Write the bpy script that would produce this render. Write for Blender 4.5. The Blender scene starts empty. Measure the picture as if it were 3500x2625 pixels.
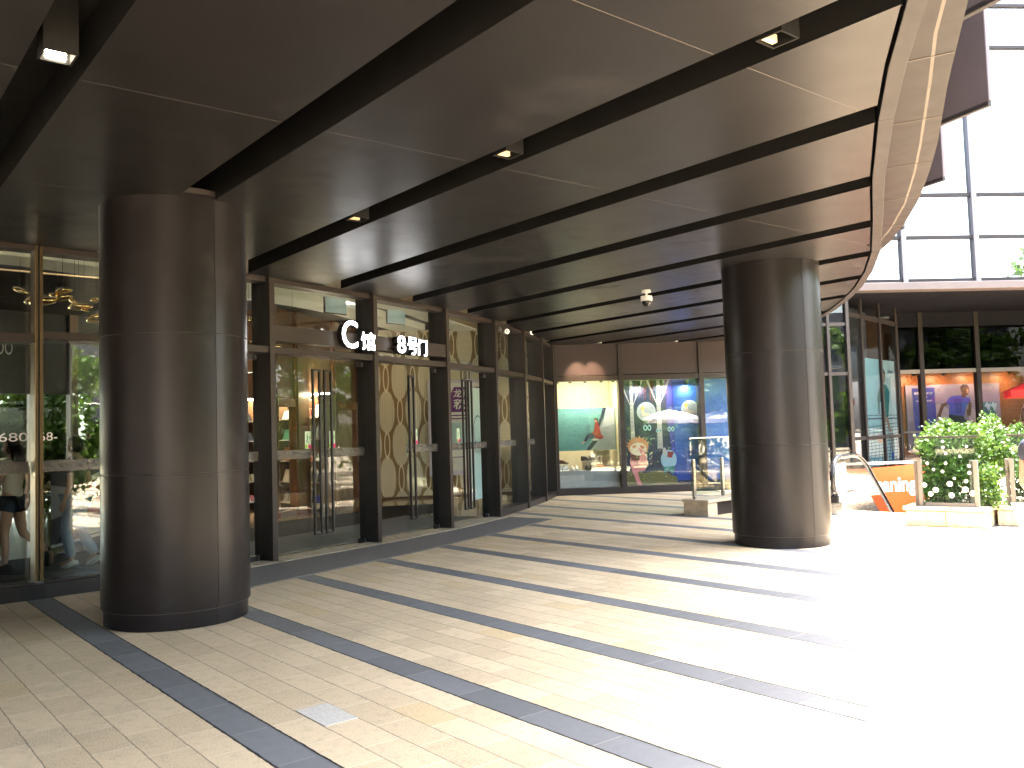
import bpy, bmesh, math, random
from mathutils import Vector as V, Matrix, geometry
rad = math.radians
random.seed(7)
S = bpy.context.scene
COL = S.collection

# ---------------------------------------------------------------- camera, sky, sun, exposure
cam = bpy.data.cameras.new('camera'); cam.lens = 30.857; cam.sensor_width = 36; cam.clip_end = 600; cam.clip_start = 0.05
co = bpy.data.objects.new('camera', cam); COL.objects.link(co)
co.matrix_world = Matrix(((0.625044, 0.062619, 0.778074, 0), (0.779993, -0.011154, -0.625689, 0), (-0.030501, 0.997975, -0.055813, 1.55), (0, 0, 0, 1)))
S.camera = co
SUN_EL, SUN_AZ = 78.0, math.atan2(0.55, 0.83)          # azimuth from +Y towards +X
w = bpy.data.worlds.new('World'); S.world = w; w.use_nodes = True
nt = w.node_tree; sky = nt.nodes.new('ShaderNodeTexSky'); sky.sky_type = 'NISHITA'; sky.sun_disc = False
sky.sun_elevation = rad(SUN_EL); sky.sun_rotation = SUN_AZ; sky.air_density = 1.2; sky.dust_density = 4.0; sky.ozone_density = 0.4
bg = nt.nodes['Background']; hs = nt.nodes.new('ShaderNodeHueSaturation'); hs.inputs['Saturation'].default_value = .62
nt.links.new(sky.outputs[0], hs.inputs['Color']); nt.links.new(hs.outputs[0], bg.inputs[0]); bg.inputs[1].default_value = 0.15
sl = bpy.data.lights.new('sun', 'SUN'); sl.energy = 3.2; sl.angle = rad(0.53); sl.color = (1, 0.96, 0.90)
so = bpy.data.objects.new('sun', sl); COL.objects.link(so)
sd = V((math.sin(SUN_AZ) * math.cos(rad(SUN_EL)), math.cos(SUN_AZ) * math.cos(rad(SUN_EL)), math.sin(rad(SUN_EL))))
so.rotation_euler = sd.to_track_quat('Z', 'Y').to_euler()
S.view_settings.view_transform = 'Standard'; S.view_settings.look = 'None'; S.view_settings.gamma = 1
S.view_settings.exposure = 4.3
S.render.engine = 'CYCLES'
S.cycles.max_bounces = 10; S.cycles.diffuse_bounces = 5; S.cycles.glossy_bounces = 5; S.cycles.transparent_max_bounces = 32
S.cycles.use_denoising = True; S.cycles.sample_clamp_indirect = 6; S.cycles.caustics_reflective = False
LAMP = 1.3                                             # overall strength of the indoor lamps

# ---------------------------------------------------------------- materials
def nodes(name):
    m = bpy.data.materials.new(name); m.use_nodes = True
    return m, m.node_tree, m.node_tree.nodes['Principled BSDF']
def mth(t, op, a, b=None, c=None):
    n = t.nodes.new('ShaderNodeMath'); n.operation = op
    for i, x in enumerate((a, b, c)):
        if x is None: continue
        if isinstance(x, (int, float)): n.inputs[i].default_value = x
        else: t.links.new(x, n.inputs[i])
    return n.outputs[0]
def mixc(t, f, a, b):
    n = t.nodes.new('ShaderNodeMix'); n.data_type = 'RGBA'
    for i, x in ((0, f), (6, a), (7, b)):
        if isinstance(x, (int, float)): n.inputs[i].default_value = x
        elif isinstance(x, tuple): n.inputs[i].default_value = (*x, 1)
        else: t.links.new(x, n.inputs[i])
    return n.outputs[2]
def noise(t, scale, detail=3, vec=None, rough=0.5):
    n = t.nodes.new('ShaderNodeTexNoise'); n.inputs['Scale'].default_value = scale; n.inputs['Detail'].default_value = detail
    n.inputs['Roughness'].default_value = rough
    if vec is None: vec = t.nodes.new('ShaderNodeTexCoord').outputs['Object']
    t.links.new(vec, n.inputs['Vector']); return n.outputs['Fac']
def ramp(t, f, a, b):
    n = t.nodes.new('ShaderNodeMapRange'); t.links.new(f, n.inputs[0]); n.inputs[1].default_value = a; n.inputs[2].default_value = b
    n.clamp = True; return n.outputs[0]
def bump(t, p, h, st, dist=0.01):
    n = t.nodes.new('ShaderNodeBump'); n.inputs['Strength'].default_value = st; n.inputs['Distance'].default_value = dist
    t.links.new(h, n.inputs['Height']); t.links.new(n.outputs[0], p.inputs['Normal'])
def pr(name, col, rough=0.5, metal=0.0, var=0.12, vs=4.0, spec=0.5, rv=0.08, bmp=0.0, bs=60, coat=0, wav=0, wd=.004, smg=0):
    m, t, p = nodes(name)
    c2 = tuple(x * (1 - var) for x in col); c1 = tuple(min(1, x * (1 + var)) for x in col)
    f = noise(t, vs)
    t.links.new(mixc(t, ramp(t, f, .3, .7), c2, c1), p.inputs['Base Color'])
    t.links.new(mth(t, 'ADD', mth(t, 'MULTIPLY', noise(t, vs * 2.7), 2 * rv), rough - rv), p.inputs['Roughness'])
    p.inputs['Metallic'].default_value = metal; p.inputs['Specular IOR Level'].default_value = spec
    p.inputs['Coat Weight'].default_value = coat
    if bmp: bump(t, p, noise(t, bs, 2), bmp, .004)
    if wav: bump(t, p, noise(t, wav, 2), 1.0, wd)
    if smg:
        k = mth(t, 'MULTIPLY', ramp(t, noise(t, smg, 4, None, .6), .58, .70), .6); li = p.inputs['Base Color'].links[0].from_socket
        t.links.new(mixc(t, k, li, tuple(x * 1.9 for x in col)), p.inputs['Base Color']); ro = p.inputs['Roughness'].links[0].from_socket
        t.links.new(mth(t, 'ADD', ro, mth(t, 'MULTIPLY', k, .22)), p.inputs['Roughness'])
    return m
def emis(name, col, st):
    m, t, p = nodes(name); p.inputs['Base Color'].default_value = (*col, 1)
    p.inputs['Emission Color'].default_value = (*col, 1); p.inputs['Emission Strength'].default_value = st
    f = noise(t, 3); t.links.new(mth(t, 'ADD', mth(t, 'MULTIPLY', f, .1 * st), .95 * st), p.inputs['Emission Strength']); return m
def glassy(name, tint, f0=0.05, rough=0.0, frost=0.0, fcol=(.6, .62, .6)):
    m = bpy.data.materials.new(name); m.use_nodes = True; t = m.node_tree; t.nodes.clear()
    lw = t.nodes.new('ShaderNodeLayerWeight'); lw.inputs[0].default_value = .5
    f = mth(t, 'ADD', mth(t, 'MULTIPLY', mth(t, 'POWER', lw.outputs['Facing'], 5), 1 - f0), f0)
    tr = t.nodes.new('ShaderNodeBsdfTransparent'); tr.inputs[0].default_value = (*tint, 1)
    gl = t.nodes.new('ShaderNodeBsdfGlossy'); gl.inputs['Roughness'].default_value = rough
    nb = t.nodes.new('ShaderNodeBump'); nb.inputs['Strength'].default_value = .04; nb.inputs['Distance'].default_value = .02
    t.links.new(noise(t, 1.1, 1), nb.inputs['Height']); t.links.new(nb.outputs[0], gl.inputs['Normal'])
    a = tr.outputs[0]
    if frost:
        di = t.nodes.new('ShaderNodeBsdfDiffuse'); di.inputs[0].default_value = (*fcol, 1)
        x = t.nodes.new('ShaderNodeMixShader'); x.inputs[0].default_value = frost
        t.links.new(a, x.inputs[1]); t.links.new(di.outputs[0], x.inputs[2]); a = x.outputs[0]
    x = t.nodes.new('ShaderNodeMixShader'); t.links.new(f, x.inputs[0]); t.links.new(a, x.inputs[1]); t.links.new(gl.outputs[0], x.inputs[2])
    o = t.nodes.new('ShaderNodeOutputMaterial'); t.links.new(x.outputs[0], o.inputs[0]); return m

def paving_material():
    m, t, p = nodes('granite_paving')
    tc = t.nodes.new('ShaderNodeTexCoord').outputs['Object']
    sp = t.nodes.new('ShaderNodeSeparateXYZ'); t.links.new(tc, sp.inputs[0]); X, Y = sp.outputs[0], sp.outputs[1]
    wob = mth(t, 'MULTIPLY', mth(t, 'SUBTRACT', noise(t, 9, 2), .5), .012)
    Yw = mth(t, 'ADD', Y, wob)
    yp = mth(t, 'FLOORED_MODULO', mth(t, 'SUBTRACT', Yw, 1.985), 1.275) if False else mth(t, 'SUBTRACT', mth(t, 'SUBTRACT', Yw, 1.985), mth(t, 'MULTIPLY', mth(t, 'FLOOR', mth(t, 'DIVIDE', mth(t, 'SUBTRACT', Yw, 1.985), 1.275)), 1.275))
    per = mth(t, 'FLOOR', mth(t, 'DIVIDE', mth(t, 'SUBTRACT', Y, 1.985), 1.275))
    stripe = mth(t, 'GREATER_THAN', yp, 1.045)
    rowf = mth(t, 'DIVIDE', yp, .209); row = mth(t, 'FLOOR', rowf); fr = mth(t, 'FRACT', rowf)
    rid = mth(t, 'ADD', mth(t, 'MULTIPLY', per, 7), row)
    wn = t.nodes.new('ShaderNodeTexWhiteNoise'); wn.noise_dimensions = '1D'; t.links.new(rid, wn.inputs['W'])
    L = mth(t, 'ADD', .42, mth(t, 'MULTIPLY', stripe, .16))
    xs = mth(t, 'ADD', mth(t, 'DIVIDE', X, L), mth(t, 'ADD', mth(t, 'MULTIPLY', mth(t, 'FLOORED_MODULO', rid, 2.0), .5), mth(t, 'MULTIPLY', wn.outputs[0], .12)))
    cx = mth(t, 'FLOOR', xs); fx = mth(t, 'FRACT', xs)
    cell = t.nodes.new('ShaderNodeCombineXYZ'); t.links.new(cx, cell.inputs[0]); t.links.new(rid, cell.inputs[1])
    wc = t.nodes.new('ShaderNodeTexWhiteNoise'); wc.noise_dimensions = '3D'; t.links.new(cell.outputs[0], wc.inputs['Vector'])
    tone = wc.outputs[0]
    beige = mixc(t, tone, (.53, .385, .23), (.68, .51, .32))
    beige = mixc(t, mth(t, 'GREATER_THAN', mth(t, 'FRACT', mth(t, 'MULTIPLY', tone, 17.3)), .93), beige, (.58, .41, .21))
    mottle = noise(t, 14, 4, None, .65)
    beige = mixc(t, mth(t, 'MULTIPLY', ramp(t, mottle, .5, .75), .5), beige, (.33, .245, .155))
    stain = noise(t, 1.3, 5, None, .6)
    beige = mixc(t, mth(t, 'MULTIPLY', ramp(t, stain, .52, .72), .45), beige, (.27, .20, .125))
    vo = t.nodes.new('ShaderNodeTexVoronoi'); vo.inputs['Scale'].default_value = 1.7; t.links.new(tc, vo.inputs['Vector'])
    beige = mixc(t, mth(t, 'MULTIPLY', mth(t, 'LESS_THAN', vo.outputs['Distance'], mth(t, 'MULTIPLY', noise(t, 2.3, 1), .05)), .45), beige, (.13, .105, .08))
    speck = noise(t, 95, 3)
    beige = mixc(t, mth(t, 'MULTIPLY', ramp(t, speck, .44, .60), .42), beige, (.74, .62, .45))
    grey = mixc(t, tone, (.145, .143, .145), (.195, .192, .195))
    grey = mixc(t, mth(t, 'MULTIPLY', ramp(t, speck, .5, .7), .3), grey, (.11, .115, .13))
    grey = mixc(t, mth(t, 'MULTIPLY', ramp(t, stain, .5, .7), .25), grey, (.10, .10, .10))
    # joints: dark between rows, pale hairline across
    gapn = noise(t, 22, 2)
    d0 = mth(t, 'MINIMUM', fr, mth(t, 'SUBTRACT', 1, fr))
    rowline = mth(t, 'MULTIPLY', mth(t, 'LESS_THAN', d0, mth(t, 'ADD', .006, mth(t, 'MULTIPLY', gapn, .022))), mth(t, 'SUBTRACT', 1, stripe))
    e0 = mth(t, 'MINIMUM', mth(t, 'ABSOLUTE', mth(t, 'SUBTRACT', yp, 1.045)), mth(t, 'MINIMUM', yp, mth(t, 'SUBTRACT', 1.275, yp)))
    edge = mth(t, 'LESS_THAN', e0, mth(t, 'ADD', .002, mth(t, 'MULTIPLY', gapn, .010)))
    x0 = mth(t, 'MULTIPLY', mth(t, 'MINIMUM', fx, mth(t, 'SUBTRACT', 1, fx)), L)
    cross = mth(t, 'LESS_THAN', x0, .0035)
    c = mixc(t, stripe, beige, grey)
    c = mixc(t, mth(t, 'MULTIPLY', cross, mth(t, 'SUBTRACT', .75, mth(t, 'MULTIPLY', stripe, .5))), c, (.76, .65, .50))
    c = mixc(t, mth(t, 'MULTIPLY', rowline, .7), c, (.10, .08, .06))
    c = mixc(t, edge, c, (.018, .016, .015))
    t.links.new(c, p.inputs['Base Color'])
    t.links.new(mth(t, 'SUBTRACT', mth(t, 'ADD', .62, mth(t, 'MULTIPLY', mottle, .3)), mth(t, 'MULTIPLY', stripe, .18)), p.inputs['Roughness'])
    h = mth(t, 'SUBTRACT', mth(t, 'ADD', mth(t, 'MULTIPLY', noise(t, 85, 3), mth(t, 'SUBTRACT', .5, mth(t, 'MULTIPLY', stripe, .35))), mth(t, 'MULTIPLY', mottle, .25)), mth(t, 'MAXIMUM', edge, rowline))
    bump(t, p, h, .24, .006)
    return m

def wood(name, a, b, rough=.35, sx=1.2, sz=1.0):
    m, t, p = nodes(name)
    tc = t.nodes.new('ShaderNodeTexCoord').outputs['Object']
    mp = t.nodes.new('ShaderNodeMapping'); t.links.new(tc, mp.inputs[0]); mp.inputs['Scale'].default_value = (9 * sx, 9 * sx, sz)
    f = noise(t, 2.2, 5, mp.outputs[0], .6)
    t.links.new(mixc(t, ramp(t, f, .3, .7), a, b), p.inputs['Base Color']); p.inputs['Roughness'].default_value = rough; return m
def leafmat(name, a, b, tl=.35):
    m, t, p = nodes(name)
    g = t.nodes.new('ShaderNodeObjectInfo'); geo = t.nodes.new('ShaderNodeNewGeometry')
    f = noise(t, 2.5, 3); r = geo.outputs['Random Per Island']
    c = mixc(t, mth(t, 'ADD', mth(t, 'MULTIPLY', r, .6), mth(t, 'MULTIPLY', f, .4)), a, b)
    t.links.new(c, p.inputs['Base Color']); p.inputs['Roughness'].default_value = .45
    tr = t.nodes.new('ShaderNodeBsdfTranslucent'); t.links.new(mixc(t, .5, c, (.25, .38, .05)), tr.inputs[0])
    mx = t.nodes.new('ShaderNodeMixShader'); mx.inputs[0].default_value = tl
    t.links.new(p.outputs[0], mx.inputs[1]); t.links.new(tr.outputs[0], mx.inputs[2])
    t.links.new(mx.outputs[0], t.nodes['Material Output'].inputs[0]); return m

M = {}
M['paving'] = paving_material()
M['soffit'] = pr('bronze_soffit', (.0118, .0114, .0124), .34, 0, .06, 1.2, .15, .05, wav=.7, wd=.006, smg=.9)
M['edge_glint'] = pr('pale_edge_glint', (.085, .075, .068), .6)  # pale tone paints in the light caught along panel joint edges
M['lipm'] = pr('bronze_trim', (.0215, .0198, .0215), .45, 0, .06, 2, .12)
M['upper'] = pr('bronze_panel', (.0175, .0152, .0172), .42, 0, .06, 1.5, .12)
M['column'] = pr('bronze_column', (.0115, .0102, .0108), .30, 0.0, .08, 1.6, .2, .035, wav=.7, wd=.004, smg=2.3)
M['fdark'] = pr('dark_bronze_frame', (.016, .013, .012), .45, 0, .06, 3, .15)
M['post'] = pr('taupe_post', (.15, .13, .112), .45, 0, .06, 3, .4)
M['fascia'] = pr('fascia_panel', (.042, .030, .031), .36, 0, .05, 2, .3)
M['finm'] = pr('fin_panel', (.075, .064, .072), .5, 0, .06, 2, .2)
M['beam'] = pr('pale_beam', (.075, .058, .055), .5, 0, .05, 2)
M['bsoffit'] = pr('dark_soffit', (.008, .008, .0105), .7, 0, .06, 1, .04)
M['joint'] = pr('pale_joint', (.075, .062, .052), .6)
M['seam'] = pr('seam_line', (.04, .034, .033), .4)
M['brown'] = pr('bronze_frame', (.030, .0238, .021), .38, 0, .06, 3, .3)
M['black'] = pr('black_metal', (.010, .010, .011), .35, 0, .2, 5)
M['slot'] = pr('black_cavity', (.006, .006, .006), .8, 0, .2, 3, .2)
M['steel'] = pr('brushed_steel', (.45, .45, .45), .28, 1, .08, 20)
M['stonec'] = pr('beige_stone', (.46, .38, .27), .7, 0, .2, 9, .4, .06, .3)
M['stoneg'] = pr('grey_granite', (.56, .51, .45), .75, 0, .12, 60, .4, .06, .4, 120)
M['mat'] = pr('ribbed_mat', (.19, .172, .16), .9, 0, .15, 40, .2, .03, .12, 220)
M['mat2'] = pr('lobby_carpet', (.035, .032, .031), .95, 0, .2, 30, .2, .03, .5, 200)
M['lobbyfloor'] = pr('lobby_marble', (.46, .33, .20), .12, 0, .12, .8, .5, .04)
M['lobbyceil'] = pr('lobby_ceiling', (.56, .51, .45), .7, 0, .05, 1)
M['cove'] = pr('cove_plaster', (.70, .72, .68), .6, 0, .04, 1)
M['coved'] = pr('cove_dark', (.16, .15, .13), .7, 0, .05, 1)  # darker plain colour for the narrow ceiling strips
M['tan'] = pr('tan_bulkhead', (.33, .24, .14), .5, 0, .1, 2)
M['lobbywall'] = pr('lobby_wall', (.52, .44, .34), .5, 0, .06, 1.5)
M['redwood'] = wood('red_wood', (.11, .030, .012), (.21, .068, .028), .25)
M['darkwood'] = wood('dark_wood', (.075, .036, .018), (.13, .066, .036), .3)
M['plank'] = wood('orange_plank', (.20, .062, .020), (.31, .11, .038), .45, .5, 9)
M['glass'] = glassy('facade_glass', (.90, .935, .915), .05)
M['shopwin'] = glassy('shop_window_glass', (.93, .96, .95), .085)
M['glass2'] = glassy('reflecting_glass', (.80, .84, .82), .075)
M['clear'] = glassy('clear_glass', (.93, .96, .945), .022)
M['guard'] = glassy('guard_glass', (.86, .93, .89), .035)
M['esc'] = glassy('escalator_glass', (.84, .81, .74), .035)
M['tint'] = glassy('tinted_glass', (.42, .47, .47), .07)
M['tint2'] = glassy('shop_glass', (.68, .72, .73), .05); M['tint3'] = glassy('sports_shop_glass', (.68, .68, .73), .035)
M['dark_tint'] = glassy('dark_glass', (.10, .13, .16), .008)
M['mirror'] = glassy('sky_glass', (.55, .62, .63), .42)
M['frost'] = glassy('frosted_film', (.75, .75, .73), .03, .25, .5, (.20, .19, .175))
M['dot'] = pr('white_dot_film', (.78, .82, .78), .6)
M['gold'] = pr('polished_gold', (.80, .58, .26), .06, 1, .05, 3, .5, .02)
M['warm_reflect'] = pr('warm_reflect', (.13, .097, .05), .38, 1, .1, 5)  # gold tone paints in warm lobby light reflected on the mullion
M['white'] = pr('white_plastic', (.75, .75, .73), .4)
M['whitep'] = pr('white_print', (.80, .80, .80), .6)
M['sign'] = emis('lit_letter', (1, 1, 1), 1.6)
M['lamp'] = emis('lit_lamp', (1, .86, .62), 5.0)
M['lampd'] = emis('dim_lamp', (1, .72, .42), .008)
M['lampw'] = emis('warm_lamp', (1, .72, .42), 1.2)
M['neon_b'] = emis('neon_blue_white', (.55, .65, 1), 5); M['neon_a'] = emis('neon_amber', (1, .55, .1), 5); M['neon_r'] = emis('neon_red', (1, .12, .15), 5)
M['orange'] = pr('orange_panel', (.80, .10, .012), .5, 0, .05, 1)
M['red'] = pr('red_fabric', (.75, .02, .02), .7)
M['canvas'] = pr('white_canvas', (.78, .76, .73), .8)
M['leaf'] = leafmat('vine_leaf', (.016, .050, .006), (.070, .150, .014), .16)
M['leaf2'] = leafmat('tree_leaf', (.035, .10, .012), (.11, .22, .03), .35)
M['bark'] = pr('bark', (.10, .075, .055), .9, 0, .3, 8, .3, .05, .5, 30)
M['stem'] = pr('vine_stem', (.07, .055, .03), .8)
M['soil'] = pr('soil', (.05, .035, .025), .95)
M['rubber'] = pr('black_rubber', (.014, .014, .016), .25)
M['well'] = pr('well_wall', (.26, .215, .165), .7)
M['cream'] = pr('cream_panel', (.76, .68, .51), .5, 0, .04, 2)
M['goldbrown'] = pr('gold_brown_panel', (.26, .165, .065), .45, 0, .08, 2)
def dotted():
    m, t, p = nodes('perforated_cream')
    tc = t.nodes.new('ShaderNodeTexCoord').outputs['UV']
    sp = t.nodes.new('ShaderNodeSeparateXYZ'); t.links.new(tc, sp.inputs[0])
    a = mth(t, 'SUBTRACT', mth(t, 'FRACT', mth(t, 'DIVIDE', sp.outputs[0], .048)), .5); b = mth(t, 'SUBTRACT', mth(t, 'FRACT', mth(t, 'DIVIDE', sp.outputs[1], .048)), .5)
    d = mth(t, 'SQRT', mth(t, 'ADD', mth(t, 'POWER', mth(t, 'ABSOLUTE', a), 2), mth(t, 'POWER', mth(t, 'ABSOLUTE', b), 2)))
    t.links.new(mixc(t, mth(t, 'LESS_THAN', d, .23), (.76, .68, .51), (.12, .085, .04)), p.inputs['Base Color']); p.inputs['Roughness'].default_value = .5
    return m
M['dots'] = dotted()
def flat(name, c, rough=.55): M[name] = pr(name, c, rough, 0, .06, 6); return M[name]
for n_, c_ in dict(p_lilac=(.62, .57, .74), p_purple=(.15, .02, .22), p_aqua=(.50, .70, .76), p_red=(.62, .05, .04), p_green=(.03, .30, .16), p_pink=(.75, .25, .27),
        p_grey=(.45, .46, .48), p_dgrey=(.10, .10, .12), p_black=(.015, .015, .02), p_sea=(.095, .26, .26), p_sea2=(.045, .15, .17), p_sea3=(.16, .36, .36), p_rock=(.25, .29, .33), p_rock2=(.36, .42, .46),
        p_coat=(.26, .025, .03), p_navy=(.012, .02, .055), p_blue=(.02, .09, .40), p_sky=(.30, .46, .60), p_birch=(.46, .44, .42), p_moon=(.50, .55, .56), p_fox=(.62, .24, .13), p_cream=(.78, .66, .50),
        p_olive=(.16, .14, .05), p_skin=(.42, .25, .17), p_dskin=(.085, .045, .03), p_turq=(.33, .60, .66), p_paleq=(.58, .74, .76), p_teal=(.02, .19, .19), p_line=(.03, .10, .16), p_royal=(.03, .035, .30), p_royal2=(.05, .07, .45),
        p_mist=(.22, .205, .30), p_mist2=(.36, .34, .40), p_maroon=(.14, .03, .03), p_lime=(.35, .60, .05), p_mag=(.75, .02, .22), p_exit=(.60, .78, .60), p_beige=(.62, .55, .38), p_sand=(.46, .38, .25), p_yel=(.75, .55, .05)).items(): flat(n_, c_)
for n_, c_, r_ in (('skin', (.50, .30, .21), .5), ('skin2', (.62, .40, .30), .5), ('hair', (.012, .009, .008), .4), ('hair2', (.035, .016, .010), .45), ('shirt', (.62, .56, .50), .85), ('denim', (.030, .045, .075), .9), ('jeans', (.22, .31, .43), .9),
        ('darktop', (.02, .022, .028), .85), ('tealtop', (.02, .06, .06), .85), ('navytop', (.05, .06, .10), .8), ('shoe', (.72, .70, .66), .6), ('sandal', (.03, .03, .035), .6), ('shoe_tan', (.62, .25, .09), .5), ('shoe_black', (.02, .018, .018), .4), ('shoe_grey', (.35, .38, .42), .6), ('shoe_brown', (.14, .08, .05), .5), ('eye', (.02, .015, .012), .2), ('lips', (.42, .14, .12), .5)):
    flat(n_, c_, r_)

# ---------------------------------------------------------------- mesh builder and object helpers
Z = V((0, 0, 1))
class MB:
    def __init__(s): s.v = []; s.f = []; s.m = []; s.mats = []
    def mi(s, mat):
        if mat not in s.mats: s.mats.append(mat)
        return s.mats.index(mat)
    def add(s, vs, fs, mat):
        b = len(s.v); i = s.mi(mat); s.v += [tuple(x) for x in vs]
        for f in fs: s.f.append([b + k for k in f]); s.m.append(i)
        return s
    def obox(s, o, a, b, c, mat):                       # corner o, edge vectors a, b, c
        o, a, b, c = V(o), V(a), V(b), V(c)
        if a.cross(b).dot(c) < 0: a, b = b, a
        vs = [o, o + a, o + a + b, o + b, o + c, o + a + c, o + a + b + c, o + b + c]
        return s.add(vs, [(3, 2, 1, 0), (4, 5, 6, 7), (0, 1, 5, 4), (1, 2, 6, 5), (2, 3, 7, 6), (3, 0, 4, 7)], mat)
    def box(s, x0, x1, y0, y1, z0, z1, mat): return s.obox((x0, y0, z0), (x1 - x0, 0, 0), (0, y1 - y0, 0), (0, 0, z1 - z0), mat)
    def wbox(s, F, a0, a1, o0, o1, z0, z1, mat):        # F = (origin, along, outward)
        A, d, n = F; return s.obox(A + d * a0 + n * o0 + Z * z0, d * (a1 - a0), n * (o1 - o0), Z * (z1 - z0), mat)
    def prism(s, pts, z0, z1, mat):
        pts = [V((p[0], p[1], 0)) for p in pts]
        ar = sum(pts[i - 1].x * pts[i].y - pts[i].x * pts[i - 1].y for i in range(len(pts)))
        if ar < 0: pts = pts[::-1]
        n = len(pts); vs = [p + Z * z0 for p in pts] + [p + Z * z1 for p in pts]
        return s.add(vs, [tuple(range(n - 1, -1, -1)), tuple(range(n, 2 * n))] + [(i, (i + 1) % n, n + (i + 1) % n, n + i) for i in range(n)], mat)
    def poly(s, pts, mat): return s.add(pts, [tuple(range(len(pts)))], mat)
    def tube(s, pts, r, mat, n=8, cap=True):
        pts = [V(p) for p in pts]; rs = r if isinstance(r, (list, tuple)) else [r] * len(pts); vs = []; up = None
        for i, p in enumerate(pts):
            t = (pts[min(i + 1, len(pts) - 1)] - pts[max(i - 1, 0)]).normalized()
            if up is None: up = t.orthogonal().normalized()
            up = (up - t * up.dot(t)).normalized(); q = t.cross(up)
            vs += [p + (up * math.cos(2 * math.pi * k / n) + q * math.sin(2 * math.pi * k / n)) * rs[i] for k in range(n)]
        fs = [(i * n + k, i * n + (k + 1) % n, (i + 1) * n + (k + 1) % n, (i + 1) * n + k) for i in range(len(pts) - 1) for k in range(n)]
        if cap: fs += [tuple(range(n - 1, -1, -1)), tuple(range((len(pts) - 1) * n, len(pts) * n))]
        return s.add(vs, fs, mat)
    def sweep(s, pts, prof, mat, side=None):            # rectangular profile along a path, prof = list of (sideways, up)
        pts = [V(p) for p in pts]; vs = []; m = len(prof)
        for i, p in enumerate(pts):
            t = (pts[min(i + 1, len(pts) - 1)] - pts[max(i - 1, 0)]).normalized()
            sd_ = V(side) if side is not None else V((t.y, -t.x, 0)).normalized(); up = sd_.cross(t).normalized() if side is not None else Z
            vs += [p + sd_ * a + up * b for a, b in prof]
        fs = [(i * m + k, i * m + (k + 1) % m, (i + 1) * m + (k + 1) % m, (i + 1) * m + k) for i in range(len(pts) - 1) for k in range(m)]
        fs += [tuple(range(m - 1, -1, -1)), tuple(range((len(pts) - 1) * m, len(pts) * m))]
        return s.add(vs, fs, mat)
    def lathe(s, c, prof, mat, n=24, a0=0):
        c = V(c); vs = []
        for r, z in prof: vs += [c + V((r * math.cos(a0 + 2 * math.pi * k / n), r * math.sin(a0 + 2 * math.pi * k / n), z)) for k in range(n)]
        fs = [(i * n + k, i * n + (k + 1) % n, (i + 1) * n + (k + 1) % n, (i + 1) * n + k) for i in range(len(prof) - 1) for k in range(n)]
        fs += [tuple(range(n - 1, -1, -1)), tuple(range((len(prof) - 1) * n, len(prof) * n))]
        return s.add(vs, fs, mat)
    def ball(s, c, r, mat, R=None, nu=14, nv=9, fn=None):
        c = V(c); vs = []; R = R or Matrix.Identity(3)
        for j in range(nv + 1):
            th = math.pi * j / nv
            for i in range(nu):
                ph = 2 * math.pi * i / nu; q = V((r[0] * math.sin(th) * math.cos(ph), r[1] * math.sin(th) * math.sin(ph), r[2] * math.cos(th)))
                if fn: q = fn(q)
                vs.append(c + R @ q)
        fs = [(j * nu + i, (j + 1) * nu + i, (j + 1) * nu + (i + 1) % nu, j * nu + (i + 1) % nu) for j in range(nv) for i in range(nu)]
        return s.add(vs, fs, mat)
    def build(s, name, parent=None, smooth=False, bevel=0):
        me = bpy.data.meshes.new(name); me.from_pydata(s.v, [], s.f); me.update()
        for m in s.mats: me.materials.append(M[m] if isinstance(m, str) else m)
        for p, i in zip(me.polygons, s.m): p.material_index = i; p.use_smooth = bool(smooth)
        o = bpy.data.objects.new(name, me); COL.objects.link(o)
        if parent:
            o.parent = parent; o.matrix_parent_inverse = Matrix.Translation(-root_loc(parent))
        if smooth:
            me.shade_smooth() if hasattr(me, 'shade_smooth') else None
            for p in me.polygons: p.use_smooth = True
        if smooth == 'auto':
            try: me.set_sharp_from_angle(angle=rad(35))
            except Exception: pass
        if bevel:
            b = o.modifiers.new('bevel', 'BEVEL'); b.width = bevel; b.segments = 2; b.limit_method = 'ANGLE'
        return o
def root_loc(o):
    return V((0, 0, 0)) if o.parent else o.location.copy()
def tag(o, label, cat, group=None):
    o['label'] = label; o['category'] = cat
    if group: o['group'] = group
    return o
def thing(name, label, cat, loc=(0, 0, 0), group=None):
    o = bpy.data.objects.new(name, None); COL.objects.link(o); o.location = loc; o.empty_display_size = .2
    return tag(o, label, cat, group)
def struct(o): o['kind'] = 'structure'; return o
def frame(A, B):
    A = V((A[0], A[1], 0)); B = V((B[0], B[1], 0)); d = (B - A).normalized(); return (A, d, V((d.y, -d.x, 0)))
TCACHE = {}
def textmesh(txt, bold=0.0, ext=0.0):
    k = (txt, bold, ext)
    if k in TCACHE: return TCACHE[k]
    cu = bpy.data.curves.new('txt', 'FONT'); cu.body = txt; cu.size = 1; cu.extrude = ext; cu.offset = bold; cu.align_x = 'LEFT'; cu.resolution_u = 4
    o = bpy.data.objects.new('txt', cu); COL.objects.link(o); dg = bpy.context.evaluated_depsgraph_get()
    me = bpy.data.meshes.new_from_object(o.evaluated_get(dg)); vs = [v.co.copy() for v in me.vertices]; fs = [tuple(p.vertices) for p in me.polygons]
    bpy.data.objects.remove(o); bpy.data.curves.remove(cu); bpy.data.meshes.remove(me)
    x0 = min(v.x for v in vs); x1 = max(v.x for v in vs); y0 = min(v.y for v in vs); y1 = max(v.y for v in vs)
    TCACHE[k] = (vs, fs, x0, x1, y0, y1); return TCACHE[k]
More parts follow.
